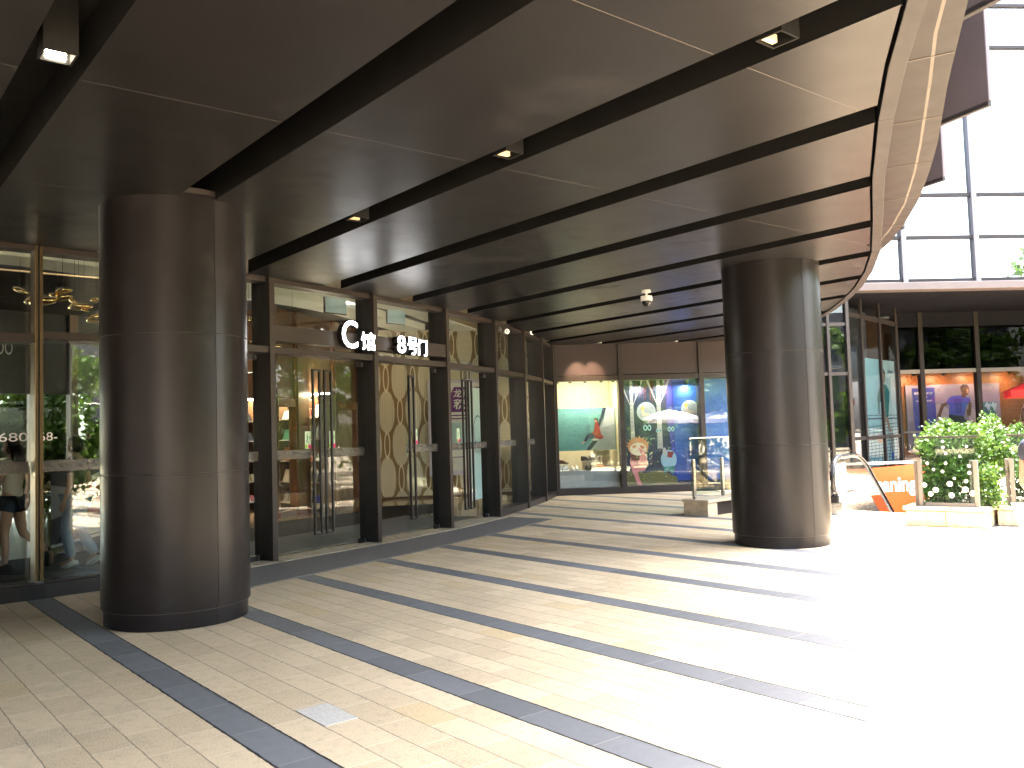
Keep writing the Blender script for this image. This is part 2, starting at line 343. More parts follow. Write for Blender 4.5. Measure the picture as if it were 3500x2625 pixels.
class Art(MB):                                          # flat printed things: F = frame, pts given as (along, z)
    def __init__(s, F, off=0.0, flip=1): MB.__init__(s); s.F = F; s.off = off
    def P(s, a, z, k): A, d, n = s.F; return A + d * a + n * (s.off + k * .0016) + Z * z
    def shape(s, pts, mat, k=1):
        ar = sum(pts[i - 1][0] * pts[i][1] - pts[i][0] * pts[i - 1][1] for i in range(len(pts)))
        if ar > 0: pts = pts[::-1] if False else pts
        tri = geometry.tessellate_polygon([[V((a, z, 0)) for a, z in pts]])
        s.add([s.P(a, z, k) for a, z in pts], [tuple(t) for t in tri], mat); return s
    def rect(s, a0, a1, z0, z1, mat, k=1): return s.shape([(a0, z0), (a1, z0), (a1, z1), (a0, z1)], mat, k)
    def disc(s, a, z, ra, rz, mat, k=1, n=20): return s.shape([(a + ra * math.cos(2 * math.pi * i / n), z + rz * math.sin(2 * math.pi * i / n)) for i in range(n)], mat, k)
    def text(s, txt, a0, a1, z0, z1, mat, k=2, bold=0.0, ext=0.0, push=0.0, rev=False):
        vs, fs, x0, x1, y0, y1 = textmesh(txt, bold, ext); A, d, n = s.F
        q = []
        for v in vs:
            fx = (v.x - x0) / max(1e-6, x1 - x0); fx = 1 - fx if rev else fx
            q.append(A + d * (a0 + (a1 - a0) * fx) + Z * (z0 + (z1 - z0) * (v.y - y0) / max(1e-6, y1 - y0)) + n * (s.off + k * .0016 + push + v.z))
        s.add(q, fs, mat); return s
    def sheet(s, a0, a1, z0, z1, mat, th=.012): s.wbox(s.F, a0, a1, s.off - th, s.off, z0, z1, mat); return s

# ---------------------------------------------------------------- measured lines of the place
FP = [(-10.05, -0.55), (-10.17, 1.92), (-10.31, 3.30), (-10.76, 4.73), (-11.35, 6.60), (-12.07, 8.39), (-12.90, 10.05), (-14.00, 11.65), (-15.00, 13.00), (-16.0, 14.20)]
EA = V((-16.0, 14.2, 0)); EU = V((.57, .82, 0)).normalized(); EN = V((EU.y, -EU.x, 0)); FE = (EA, EU, EN)
def ep(a, o=0): return EA + EU * a + EN * o
EDGE = [(5.0, -17), (3.4, -8), (1.6, -2.4), (.75, -.6), (-.25, 1.25), (-1.15, 2.75), (-2.07, 4.28), (-2.54, 4.98), (-3.05, 5.8), (-3.87, 7.2), (-4.64, 8.6), (-5.55, 10.22), (-6.36, 11.5), (-7.19, 12.68), (-8.0, 13.72), (-8.88, 14.75), (-9.5, 15.4), (-10.6, 16.6), (-11.9, 18.0), (-12.6, 18.75)]  # leading points behind the camera are unseen, stretched to shade the left side
SEAM = [(5.6, -17.3), (4.0, -8.4), (2.2, -2.9), (1.2, -.9), (.15, 1.1), (-.85, 2.8), (-1.75, 4.3), (-2.46, 5.58), (-2.72, 6.01), (-3.16, 6.84), (-3.97, 8.32), (-4.48, 9.22), (-5.22, 10.45), (-5.96, 11.53), (-6.54, 12.29), (-7.4, 13.3), (-8.4, 14.4), (-9.5, 15.6)]
SIL = [(5.9, -17.3), (4.3, -8.4), (2.5, -2.9), (1.5, -.9), (.4, 1.1), (-.6, 2.8), (-1.55, 4.3), (-2.37, 5.71), (-2.64, 6.19), (-3.08, 6.97), (-3.85, 8.42), (-4.35, 9.29), (-5.0, 10.37), (-5.79, 11.54), (-6.45, 12.43), (-6.91, 12.97), (-8.1, 14.3), (-9.3, 15.6)]
def interp(path, y):
    for (x0, y0), (x1, y1) in zip(path, path[1:]):
        if y0 <= y <= y1: return x0 + (x1 - x0) * (y - y0) / (y1 - y0)
    return path[0][0] if y < path[0][1] else path[-1][0]
CEIL = 3.66

# ---------------------------------------------------------------- ground
e_ = V((-.22, .975, 0)); f_ = V((.975, .22, 0))
HOLE = [V((-9.9, 14.45, 0)), ep(6.9, .06), ep(9.7, .06), V((-6.9, 14.45, 0))]
bm = bmesh.new(); R_ = 160
outer = [V((-R_, -R_, 0)), V((R_, -R_, 0)), V((R_, R_, 0)), V((-R_, R_, 0))]
tri = geometry.tessellate_polygon([outer, HOLE]); allv = outer + HOLE
g = MB(); g.add(allv, [tuple(t) if (allv[t[1]] - allv[t[0]]).cross(allv[t[2]] - allv[t[0]]).z > 0 else tuple(t)[::-1] for t in tri], 'paving')
struct(g.build('ground'))
g = MB(); hb = [V((p.x, p.y, -4)) for p in HOLE]
for i in range(4): g.poly([HOLE[i] - Z * .002, HOLE[(i + 1) % 4] - Z * .002, hb[(i + 1) % 4], hb[i]], 'well')
g.poly(hb, 'stoneg'); struct(g.build('terrain'))
g = MB(); g.prism([(-4.80, 2.197), (-4.43, 2.197), (-4.43, 2.398), (-4.80, 2.398)], .0005, .004, 'stoneg')
tag(g.build('paver'), 'single pale grey granite paver among the beige ones in front of the near column', 'paver')
g = MB(); lf = [(FP[i][0] - .02, FP[i][1]) for i in range(len(FP))]
g.prism(lf + [(-19.2, 18.0), (-30, 18.0), (-30, -8), (-10.2, -8)], .001, .004, 'lobbyfloor'); struct(g.build('floor'))
# mats
def off_path(path, o):
    out = []
    for i, p in enumerate(path):
        a = V(path[max(0, i - 1)]); b = V(path[min(len(path) - 1, i + 1)]); d = (b - a).normalized(); out.append((p[0] + d.y * o, p[1] - d.x * o))
    return out
P36 = FP[2:7]
g = MB(); a = off_path(P36, .16); b = [(-9.02, 3.45), (-9.36, 4.38), (-10.0, 6.19), (-11.12, 8.8), (-11.84, 10.31)]
g.prism(a + b[::-1], .001, .012, 'mat'); o = g.build('entrance_mat')
g = MB(); g.prism(b + off_path(b, .022)[::-1], .001, .013, 'post'); g.build('edge_trim', o)
tag(o, 'long curved charcoal entrance mat with pale edge outside the glass doors', 'mat')
g = MB(); g.prism(off_path(P36, -.5) + off_path(P36, -2.1)[::-1], .005, .012, 'mat'); tag(g.build('lobby_mat'), 'grey mat just inside the glass doors', 'mat')
g = MB(); g.prism([(-10.75, -1), (-10.75, 2.9), (-12.75, 5.3), (-13.9, 7.9), (-15.0, 10.1), (-16.6, 11.1), (-17.2, 10.0), (-16.3, 8.7), (-15.7, 6.9), (-14.2, 4.6), (-13.6, -1)], .005, .010, 'mat2')
tag(g.build('carpet'), 'dark brown lobby carpet beyond the mat inside the doors', 'carpet')

# ---------------------------------------------------------------- canopy
can = thing('canopy', 'dark bronze canopy with black slots curving over the shaded forecourt', 'canopy', (-6, 6, CEIL))
bands = []; y = .89 - 1.552 * 11
while y < 20: bands.append((y + .31, y + 1.552)); y += 1.552
WALL = FP[:1] + FP[1:] + [tuple(ep(8)[:2])]
WALL = [(-10.18, -18)] + FP + [(ep(1)[0], ep(1)[1]), (ep(8)[0], ep(8)[1])]
def xl(yy): return interp(WALL, yy) + .02
joints = [-.70 + 2.345 * k for k in range(4, -8, -1)]
for y0, y1 in bands:
    if y0 > 18.3: break
    ys = [y0 + (y1 - y0) * k / 6 for k in range(7)]
    for k in range(len(joints) - 1):
        xr_, xl_ = joints[k], joints[k + 1]
        L = []; Rr = []
        for yy in ys:
            a = max(xl_ + .004, xl(yy)); b = min(xr_ - .004, interp(EDGE, yy) - .025)
            if b - a > .02: L.append((a, yy)); Rr.append((b, yy))
        if len(L) < 2: continue
        g = MB(); g.prism(L + Rr[::-1], CEIL, CEIL + .004, 'soffit')
        if L[0][0] < xl_ + .01 and L[-1][0] < xl_ + .01: g.prism([(xl_ - .003, ys[0]), (xl_ + .003, ys[0]), (xl_ + .003, ys[-1]), (xl_ - .003, ys[-1])], CEIL + .0006, CEIL + .0038, 'edge_glint')
        g.build('soffit_panel', can)
for (y0, y1), (y2, y3) in zip(bands, bands[1:]):          # slot side walls
    pass
g = MB(); ysb = [-16 + .5 * k for k in range(69)]
g.prism([(xl(yy) - .1, yy) for yy in ysb] + [(interp(EDGE, yy) - .02, yy) for yy in ysb][::-1], CEIL + .30, CEIL + .36, 'slot')
for y0, y1 in bands:
    for yy, s_ in ((y0, 1), (y1, -1)):
        if yy < 18.2 and interp(EDGE, yy) - .03 > xl(yy) + .05: g.box(xl(yy), interp(EDGE, yy) - .03, min(yy + s_ * .012, yy + s_ * .03), max(yy + s_ * .012, yy + s_ * .03), CEIL + .005, CEIL + .30, 'slot')
g.build('slot_lining', can)
ed = [p for p in EDGE]
for a, b in ((0, 2), (2, 5), (5, 8), (8, 11), (11, 14), (14, 17), (17, 19)):
    pts = [V((x, yy, 0)) for x, yy in ed[a:b + 1]]; d0 = (pts[1] - pts[0]).normalized() * .002; pts[0] += d0
    g = MB(); g.sweep([p + Z * CEIL for p in pts], [(.0, -.015), (.10, -.015), (.10, .56), (.0, .56)], 'lipm'); g.build('edge_trim', can, bevel=.004)
def strip(pa, pb, z0, z1, mat, name, n0, n1):
    g = MB(); g.prism(pa[n0:n1 + 1] + pb[n0:n1 + 1][::-1], z0, z1, mat); return g.build(name, can)
inn = [(x - .55, yy - .05) for x, yy in SEAM]
lipo = [(x + .02, yy) for x, yy in SEAM]
def resamp(path, n):
    y0, y1 = path[0][1], path[-1][1]; return [(interp(path, y0 + (y1 - y0) * k / n), y0 + (y1 - y0) * k / n) for k in range(n + 1)]
sA, sB = resamp(SEAM, 104), resamp(SIL, 104)
segs = [0] + list(range(3, 104, 4)) + [104]
for i0, i1 in zip(segs, segs[1:]):
    def cut(path, sh=0.0): return [(x + sh, yy) for x, yy in path[i0:i1 + 1]]
    q0, q1 = cut(sA), cut(sB)
    sx = .006
    inner_ = [(x - .62, yy - .36) for x, yy in q0]
    g = MB(); g.prism([(x - .006, yy + .002) for x, yy in q0] + inner_[::-1], 4.2, 4.207, 'upper'); g.build('upper_panel', can)
    g = MB(); g.prism([(x + .006, yy) for x, yy in q0] + q1[::-1], 4.2, 4.207, 'upper'); g.build('upper_panel', can)
sh = resamp(SEAM, 60); g = MB(); g.prism([(x - .6, yy - .3) for x, yy in sh] + [(x - .02, yy) for x, yy in resamp(SIL, 60)][::-1], 4.2075, 4.21, 'edge_glint'); g.build('panel_joint', can)
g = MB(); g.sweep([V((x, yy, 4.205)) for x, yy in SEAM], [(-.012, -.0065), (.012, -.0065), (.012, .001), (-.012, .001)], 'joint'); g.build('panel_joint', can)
for i in segs[1:-1]:
    a = V((sA[i][0] - .6, sA[i][1] - .33, 4.195)); b = V((*sB[i], 4.195)) - (V((*sB[i], 0)) - V((*sA[i], 0))).normalized() * .01; d = (b - a).normalized(); q = d.cross(Z)
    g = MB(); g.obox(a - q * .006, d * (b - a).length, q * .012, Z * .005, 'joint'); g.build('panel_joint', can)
g = MB(); bdy = [(x - .02, yy) for x, yy in SIL]
g.prism(bdy + [(-16, 16.5), (-25.5, 16.5), (-25.5, -17.3)], 4.212, 9.5, 'upper'); g.build('upper_wall', can)  # rear overhang unseen, pushed out to shade the shrubs behind the lobby
# fins standing out above the canopy
fd = V((.96, -.28, 0)).normalized(); fn_ = V((-.28, -.96, 0)).normalized()
for k, (cx, cy) in enumerate(((-2.35, 7.45), (-4.05, 10.13), (-5.77, 12.73), (-7.7, 15.3))):
    o = V((cx, cy, 0)); g = MB()
    g.obox(o - fd * 2.2 + Z * 5.05, fd * 2.2, -fn_ * .06, Z * 5, 'finm'); g.obox(o - fd * 2.2 + Z * 5.0 + fn_ * .004, fd * 2.19, -fn_ * .068, Z * .05, 'lipm')
    g.build('fin', can, bevel=.01)

# ---------------------------------------------------------------- columns
def column(c, label, a0, stain):
    t = thing('column', label, 'column', (c[0], c[1], 0), 'round bronze columns under the canopy'); R = .627
    g = MB(); zs = [.145, 1.295, 2.487, CEIL + .03]; cc = (c[0], c[1], 0)
    g.lathe(cc, [(R - .012, .14), (R - .012, CEIL + .08)], 'seam', 96, a0)
    for z0, z1 in zip(zs, zs[1:]):
        for k in range(2):
            s0 = a0 + math.pi * k + .004; s1 = a0 + math.pi * (k + 1) - .004; n = 40; vs = []; fs = []
            for i in range(n + 1):
                an = s0 + (s1 - s0) * i / n
                for r, z in ((R - .02, z0 + .003), (R - .003, z0 + .003), (R, z0 + .006), (R, z1 - .006), (R - .003, z1 - .003), (R - .02, z1 - .003)): vs.append((c[0] + r * math.cos(an), c[1] + r * math.sin(an), z))
            fs = [(i * 6 + j, (i + 1) * 6 + j, (i + 1) * 6 + j + 1, i * 6 + j + 1) for i in range(n) for j in range(5)]
            g.add(vs, fs, 'column')
    o = g.build('shaft', t, 'auto')
    g = MB(); g.lathe(cc, [(R - .03, 0), (R - .022, .004), (R - .022, .136), (R - .03, .14)], 'column', 96, a0)
    for k in range(2):
        an = a0 + math.pi * k; g.obox(V(cc) + V((math.cos(an), math.sin(an), 0)) * (R - .023) + V((-math.sin(an), math.cos(an), 0)) * -.003, V((math.cos(an), math.sin(an), 0)) * .002, V((-math.sin(an), math.cos(an), 0)) * .006, Z * .14, 'slot')
    g.build('base', t, 'auto')
    return t
def ang(c, px): return math.atan2(px[1] - c[1], px[0] - c[0])
column((-8.093, 2.599), 'large dark bronze column nearest the camera with scuffed base', ang((-8.093, 2.599), (-7.47, 2.75)), 1)
column((-6.891, 10.019), 'dark bronze column beside the escalator at the edge of the sunlight', ang((-6.891, 10.019), (-6.28, 9.84)), 0)

# ---------------------------------------------------------------- glass facade with doors
fac = thing('glass_facade', 'curved bronze framed glass facade with entrance doors under the canopy', 'facade', (-11.5, 6, 0))
g = MB(); g.box(-10.6, -10.2, -17, -.56, 0, CEIL + .2, 'brown'); g.build('wall', fac)  # unseen opaque wall, added to block light from the left
BAYS = [frame(FP[i], FP[i + 1]) for i in range(len(FP) - 1)]
LEN = [(V(FP[i + 1]) - V(FP[i])).length for i in range(len(FP) - 1)]
for i in range(1, len(FP)):
    d = (V(FP[min(i + 1, len(FP) - 1)]) - V(FP[i - 1])).normalized(); F = (V((FP[i][0], FP[i][1], 0)), V((d.x, d.y, 0)), V((d.y, -d.x, 0)))
    g = MB()
    if i == 1: [g.wbox(F, a_, b_, -.22, -.03, .173, CEIL + .1, 'warm_reflect') for a_, b_ in ((-.075, -.05), (-.028, 0))]; g.wbox(F, -.0495, -.0285, -.21, -.045, .173, CEIL + .1, 'black')
    else: g.wbox(F, -.085, 0, -.05, 0, 0, CEIL + .1, 'brown'); g.wbox(F, -.08, -.005, -.36, -.051, 0, CEIL + .1, 'black')
    g.build('mullion', fac, bevel=.003)
def pane(F, a0, a1, z0, z1, mat='glass', name='glass_pane', o=-.24, parent=None):
    g = MB(); g.wbox(F, a0, a1, o - .005, o + .005, z0, z1, mat); return g.build(name, parent or fac)
def film(F, a0, a1, parent, o=-.233, z0=1.29, z1=1.41):
    g = Art(F, o); g.wbox(F, a0, a1, o - .001, o, z0, z1, 'frost'); a = a0 + .05; r = random.Random(int(a0 * 100) + 3); zc = (z0 + z1) / 2; k = 0
    while a < a1 - .05:
        if k % 9 == 8 and a < a1 - .2: g.text('天佳', a, a + .10, zc - .025, zc + .03, 'p_dgrey', 1); g.disc(a + .13, zc + .03, .018, .012, 'p_dgrey', 1, 8); g.disc(a + .12, zc + .05, .010, .016, 'p_dgrey', 1, 8); a += .2
        else:
            q = r.uniform(-.03, .02); g.disc(a, zc + q, r.uniform(.006, .013), r.uniform(.004, .010), 'p_dgrey', 1, 8); a += r.uniform(.025, .05)
        k += 1
    return g.build('safety_film', parent)
def handle(F, a, parent):
    g = MB()
    for x in (a, a + .125): g.wbox(F, x, x + .028, -.20, -.165, .23, 2.52, 'black')
    for z in (.23, 2.49): g.wbox(F, a + .028, a + .125, -.20, -.165, z, z + .03, 'black')
    for z in (.6, 2.1): g.wbox(F, a + .008, a + .02, -.234, -.201, z, z + .03, 'steel')
    g.build('pull_handle', parent, bevel=.003)
def sticker(F, a, parent, wd=.11):
    g = Art(F, -.2335); g.sheet(a, a + wd, 1.42, 1.66, 'p_exit', .001)
    g.disc(a + wd * .38, 1.62, .011, .012, 'p_green', 1, 10); g.shape([(a + wd * .25, 1.60), (a + wd * .5, 1.605), (a + wd * .45, 1.55), (a + wd * .58, 1.49), (a + wd * .48, 1.485), (a + wd * .36, 1.54), (a + wd * .22, 1.50), (a + wd * .14, 1.51), (a + wd * .30, 1.56)], 'p_green', 1)
    g.text('推', a + wd * .66, a + wd * .92, 1.55, 1.60, 'p_green', 1); g.disc(a + wd * .2, 1.455, .025, .025, 'p_lime', 1, 12); g.disc(a + wd * .78, 1.45, .032, .030, 'p_mag', 2, 12)
    return g.build('door_sticker', parent)
def door(F, a0, a1, ha, films=True, stick=None, hinge=1):
    g = MB(); g.wbox(F, a0 + .006, a1 - .006, -.245, -.235, .02, 2.675, 'clear'); d = g.build('glass_door', fac)
    g = MB(); hx = a0 if hinge > 0 else a1 - .16
    for z in (.012, 2.60): g.wbox(F, hx + .004, hx + .156, -.26, -.22, z, z + .07, 'black'); g.wbox(F, hx + (.02 if hinge > 0 else .10), hx + (.05 if hinge > 0 else .13), -.219, -.21, z + .005, z + .065, 'steel')
    g.build('patch_fitting', d)
    if ha is not None: handle(F, ha, d)
    if films: film(F, a0 + .01, a1 - .01, d)
    if stick is not None: sticker(F, stick, d)
    return d
for i in range(1, len(BAYS)):
    F = BAYS[i]; L = LEN[i]; a0, a1 = .0, L - .08
    g = MB(); g.wbox(F, a0, a1, -.28, .0 - .06, CEIL - .05, CEIL + .02, 'brown'); g.build('head_rail', fac, bevel=.002)
    g = MB(); g.wbox(F, a0, a1, -.28, -.03, 2.685, 2.77, 'brown'); g.build('transom', fac, bevel=.003)
    pane(F, a0, a1, 2.77, CEIL - .05, o=-.24)
F = BAYS[0]; g = MB(); g.wbox(F, 0, LEN[0] - .07, -.26, -.04, 2.64, 2.735, 'brown'); g.build('transom', fac)
g = MB(); g.wbox(F, 0, LEN[0] - .07, -.26, -.04, CEIL - .04, CEIL + .02, 'brown'); g.build('head_rail', fac)
pane(F, 0, LEN[0] - .07, 2.735, CEIL - .04)
p0 = pane(F, 0, LEN[0] - .07, .17, 2.64, 'glass2'); film(F, .02, LEN[0] - .09, p0)
g = Art(F, -.2335); g.text('023-680', LEN[0] - .72, LEN[0] - .10, 1.62, 1.71, 'whitep', 1); g.build('vinyl_number', p0)
F = BAYS[1]; p1 = pane(F, 0, LEN[1] - .08, .17, 2.69, 'glass2'); film(F, .01, LEN[1] - .1, p1)
g = Art(F, -.2335); g.text('68-', .02, .20, 1.62, 1.71, 'whitep', 1); g.build('vinyl_number', p1)
for F, L in ((BAYS[0], LEN[0]), (BAYS[1], LEN[1])):
    g = MB(); g.wbox(F, -.002, L + (-.003 if F is BAYS[0] else -.08), -.30, .02, 0, .15, 'black'); g.wbox(F, 0, L - .08, -.27, -.02, .151, .172, 'brown'); g.build('plinth', fac, bevel=.004)
door(BAYS[2], .0, .70, .53, True, None, 1); door(BAYS[2], .70, 1.40, .74, True, None, -1)
F = BAYS[3]; door(F, .0, .94, .80, True, .70, 1); door(F, .94, LEN[3] - .085, 1.02, True, 1.16, -1)
F = BAYS[4]; door(F, .95, LEN[4] - .085, .98, True, 1.16, -1)
A, d, n = F; Fo = (A - n * .23 + d * .03, (-n * .985 + d * .17).normalized(), d); Fo = (A - n * .0 + d * .16, (-n * .985 + d * .12).normalized(), (d * .985 + n * .12).normalized())
g = MB(); g.wbox(Fo, .26, 1.15, -.005, .005, .02, 2.675, 'clear'); dd = g.build('glass_door', fac)
F = BAYS[5]; door(F, .0, .90, .74, True, .60, 1); door(F, .90, LEN[5] - .085, .96, True, None, -1)
for i in (6, 7, 8):
    F = BAYS[i]; p = pane(F, 0, LEN[i] - .08, .12, 2.685); film(F, .02, LEN[i] - .1, p)
    g = MB(); g.wbox(F, 0, LEN[i] - .08, -.28, -.03, 0, .12, 'brown'); g.build('plinth', fac, bevel=.003)
for i in (2, 3, 4, 5):
    g = MB(); g.wbox(BAYS[i], -.02, LEN[i] - .085, -.30, .14, .001, .016, 'stonec'); g.build('threshold', fac)
for i in (3, 4):
    g = MB(); g.wbox(BAYS[i], 0, LEN[i] - .085, -.20, -.02, 2.845, 3.055, 'brown'); g.build('sign_band', fac, bevel=.003)
# lit letters
def letters(name, label, F, items, push):
    t = thing(name, label, 'sign', tuple(F[0] + F[1] * items[0][1] + F[2] * .05 + Z * items[0][3]), 'white lit letters over the doors')
    for txt, a0, a1, z0, z1, bold in items:
        g = Art(F, push); g.text(txt, a0, a1, z0, z1, 'black', 0, bold, .05, -.012); g.text(txt, a0 + .004, a1 - .004, z0 + .004, z1 - .004, 'sign', 0, bold, .004, .045)
        g.build('letter', t)
letters('entrance_sign', 'white lit sign reading C馆 on the bronze band over the doors', BAYS[3], [('C', 1.13, 1.44, 2.82, 3.215, 0), ('馆', 1.51, 1.80, 2.81, 3.075, 0)], .045)
letters('entrance_sign', 'white lit sign reading 8号门 on the bronze band over the doors', BAYS[4], [('8', .36, .565, 2.82, 3.085, 0), ('号', .62, .87, 2.81, 3.085, 0), ('门', .90, 1.14, 2.81, 3.07, 0)], .045)

# cameras and lights on the canopy
t = thing('security_camera', 'white dome security camera hanging under the canopy soffit', 'camera', (-8.98, 9.88, 3.5))
g = MB(); g.lathe((-8.98, 9.88, 3.44), [(.02, .215), (.065, .21), (.07, .17), (.02, .16), (.015, .12), (.085, .115), (.09, .06), (.085, .04)], 'white', 24); g.build('housing', t, 'auto')
g = MB(); g.ball((-8.98, 9.88, 3.475), (.072, .072, .08), 'rubber'); g.build('dome', t, True)
c = V((-12.86, 10.08, 3.49)); n = V((.86, .51, 0)).normalized(); dd = (V((0, 0, 1.2)) - c).normalized(); dd = (n + V((.35, -.75, -.25))).normalized()
t = thing('security_camera', 'small silver bullet camera on a mullion of the glass facade', 'camera', tuple(c))
g = MB(); g.tube([c, c + n * .02], .06, 'steel', 20); g.tube([c + n * .02, c + n * .09 - Z * .02], .016, 'white'); g.build('bracket', t, 'auto')
q = c + n * .09 - Z * .03
g = MB(); g.tube([q - dd * .03, q + dd * .13], .046, 'steel', 20); g.build('housing', t, 'auto')
g = MB(); g.tube([q + dd * .131, q + dd * .135], .036, 'rubber', 20); g.tube([q + dd * .136, q + dd * .139], .022, 'white', 16); g.build('lens', t, 'auto')
def slotlight(x, yc, lit, label):
    t = thing('canopy_light', label, 'light', (x, yc, CEIL), 'square downlights in the canopy slots'); z0 = CEIL - (.035 if lit else .0); hw = .085
    g = MB(); o = .012
    for a, b, c_, d_ in ((-hw, -hw + o, -hw, hw), (hw - o, hw, -hw, hw), (-hw + o, hw - o, -hw, -hw + o), (-hw + o, hw - o, hw - o, hw)): g.box(x + a, x + b, yc + c_, yc + d_, z0, CEIL + .29, 'slot')
    g.box(x - hw + o, x + hw - o, yc - hw + o, yc + hw - o, z0 + .1, z0 + .11, 'black'); g.build('housing', t)
    g = MB(); g.box(x - .068, x - .035, yc - .05, yc + .05, z0 + .012, z0 + .055, 'lamp' if lit else 'lampd'); g.build('lamp', t)
slotlight(-5.05, 1.02, True, 'lit square downlight in the slot nearest the camera')
for k, (x, yc) in enumerate(((-2.72, 4.13), (-5.10, 4.13), (-7.45, 4.13))):
    slotlight(x, yc, False, ('dim square downlight in the slot, nearest the bright canopy edge', 'dim square downlight midway along the canopy slot', 'dim square downlight in the slot near the lit letters')[k])

# ---------------------------------------------------------------- lobby
lob = thing('lobby_interior', 'warm beige lobby seen through the glass doors', 'lobby', (-16, 6, 0))
g = MB(); g.prism([(-10.5, -8), (-10.5, 2.9)] + off_path(FP[2:], -.35) + [(-19.2, 18), (-24, 18), (-24, 6.3), (-20.6, 6.3), (-18.6, -8)], 4.55, 4.65, 'lobbyceil'); g.build('ceiling', lob)
def ribbon(pts, wd, z0, z1, mat, name):
    a = off_path(pts, 0); b = off_path(pts, -wd); g = MB(); g.prism(a + b[::-1], z0, z1, mat); return g.build(name, lob, bevel=.01)
base = [(-10.2, -4), (-10.25, -1), (-10.35, 1), (-10.5, 2.9), (-11.1, 4.7), (-11.75, 6.6), (-12.5, 8.4), (-13.35, 10.0), (-14.5, 11.5), (-15.5, 12.9)]
ribbon(off_path(base, -.25), .9, 4.0, 4.5, 'tan', 'bulkhead')
ribbon(off_path(base, -1.16), .5, 3.98, 4.54, 'cove', 'cove')
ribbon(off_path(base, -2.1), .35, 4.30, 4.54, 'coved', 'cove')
ribbon(off_path(base, -2.46), .7, 4.06, 4.54, 'cove', 'cove')
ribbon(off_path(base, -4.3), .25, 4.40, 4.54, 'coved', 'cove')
for k in range(5):
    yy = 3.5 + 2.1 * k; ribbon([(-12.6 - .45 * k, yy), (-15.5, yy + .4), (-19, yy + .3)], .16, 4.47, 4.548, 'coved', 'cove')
g = MB(); g.box(-22, -21.8, 6.4, 18, 0, 4.55, 'darkwood'); g.build('wall', lob)
g = MB(); g.box(-30, -10.2, -8.2, -8, 0, 4.65, 'darkwood'); g.build('wall', lob)
# timber shopfront inside
A_, B_ = (-16.45, 7.15), (-19.3, 10.95); FW = frame(A_, B_); t = thing('timber_shopfront', 'dark red timber shopfront inside the lobby behind the doors', 'shopfront', (A_[0], A_[1], 0)); L = (V(B_) - V(A_)).length
for a0, a1, nm in ((0, .16, 'post'), (.85, 1.45, 'post'), (2.6, 2.85, 'post'), (3.9, 4.2, 'post')):
    g = MB(); g.wbox(FW, a0, a1, -.12, .06, 0, 4.5, 'redwood'); g.wbox(FW, a0 + .05, a1 - .05, .061, .085, .12, 4.4, 'darkwood'); g.build(nm, t, bevel=.01)
g = MB(); g.wbox(FW, 0, L, -.1, .05, 2.22, 2.40, 'redwood'); g.wbox(FW, 0, L, -.06, .0, 2.401, 4.5, 'darkwood'); g.build('header', t, bevel=.01)
for a0, a1 in ((.16, .85), (1.45, 2.6), (2.85, 3.9)):
    g = MB(); g.wbox(FW, a0, a1, -.03, -.02, .12, 2.22, 'clear'); g.build('glass_pane', t)
g = MB(); g.wbox(FW, .16, L, -.1, .04, 0, .119, 'darkwood'); g.build('plinth', t)
A2 = V(A_); FW2 = frame((-21.5, 6.4), A_); t2 = thing('timber_shopfront', 'pale timber and glass shopfront deep in the lobby at left of the red timber posts', 'shopfront', (-21, 6.4, 0)); L2 = (V(A_) - V((-21.5, 6.4))).length
for a0 in (0, 1.7, 3.4, L2 - .25):
    g = MB(); g.wbox(FW2, a0, a0 + .2, -.1, .05, 0, 2.95, 'brown'); g.build('post', t2)
g = MB(); g.wbox(FW2, 0, L2 - .06, -.08, .03, 2.951, 4.5, 'darkwood'); g.build('header', t2)
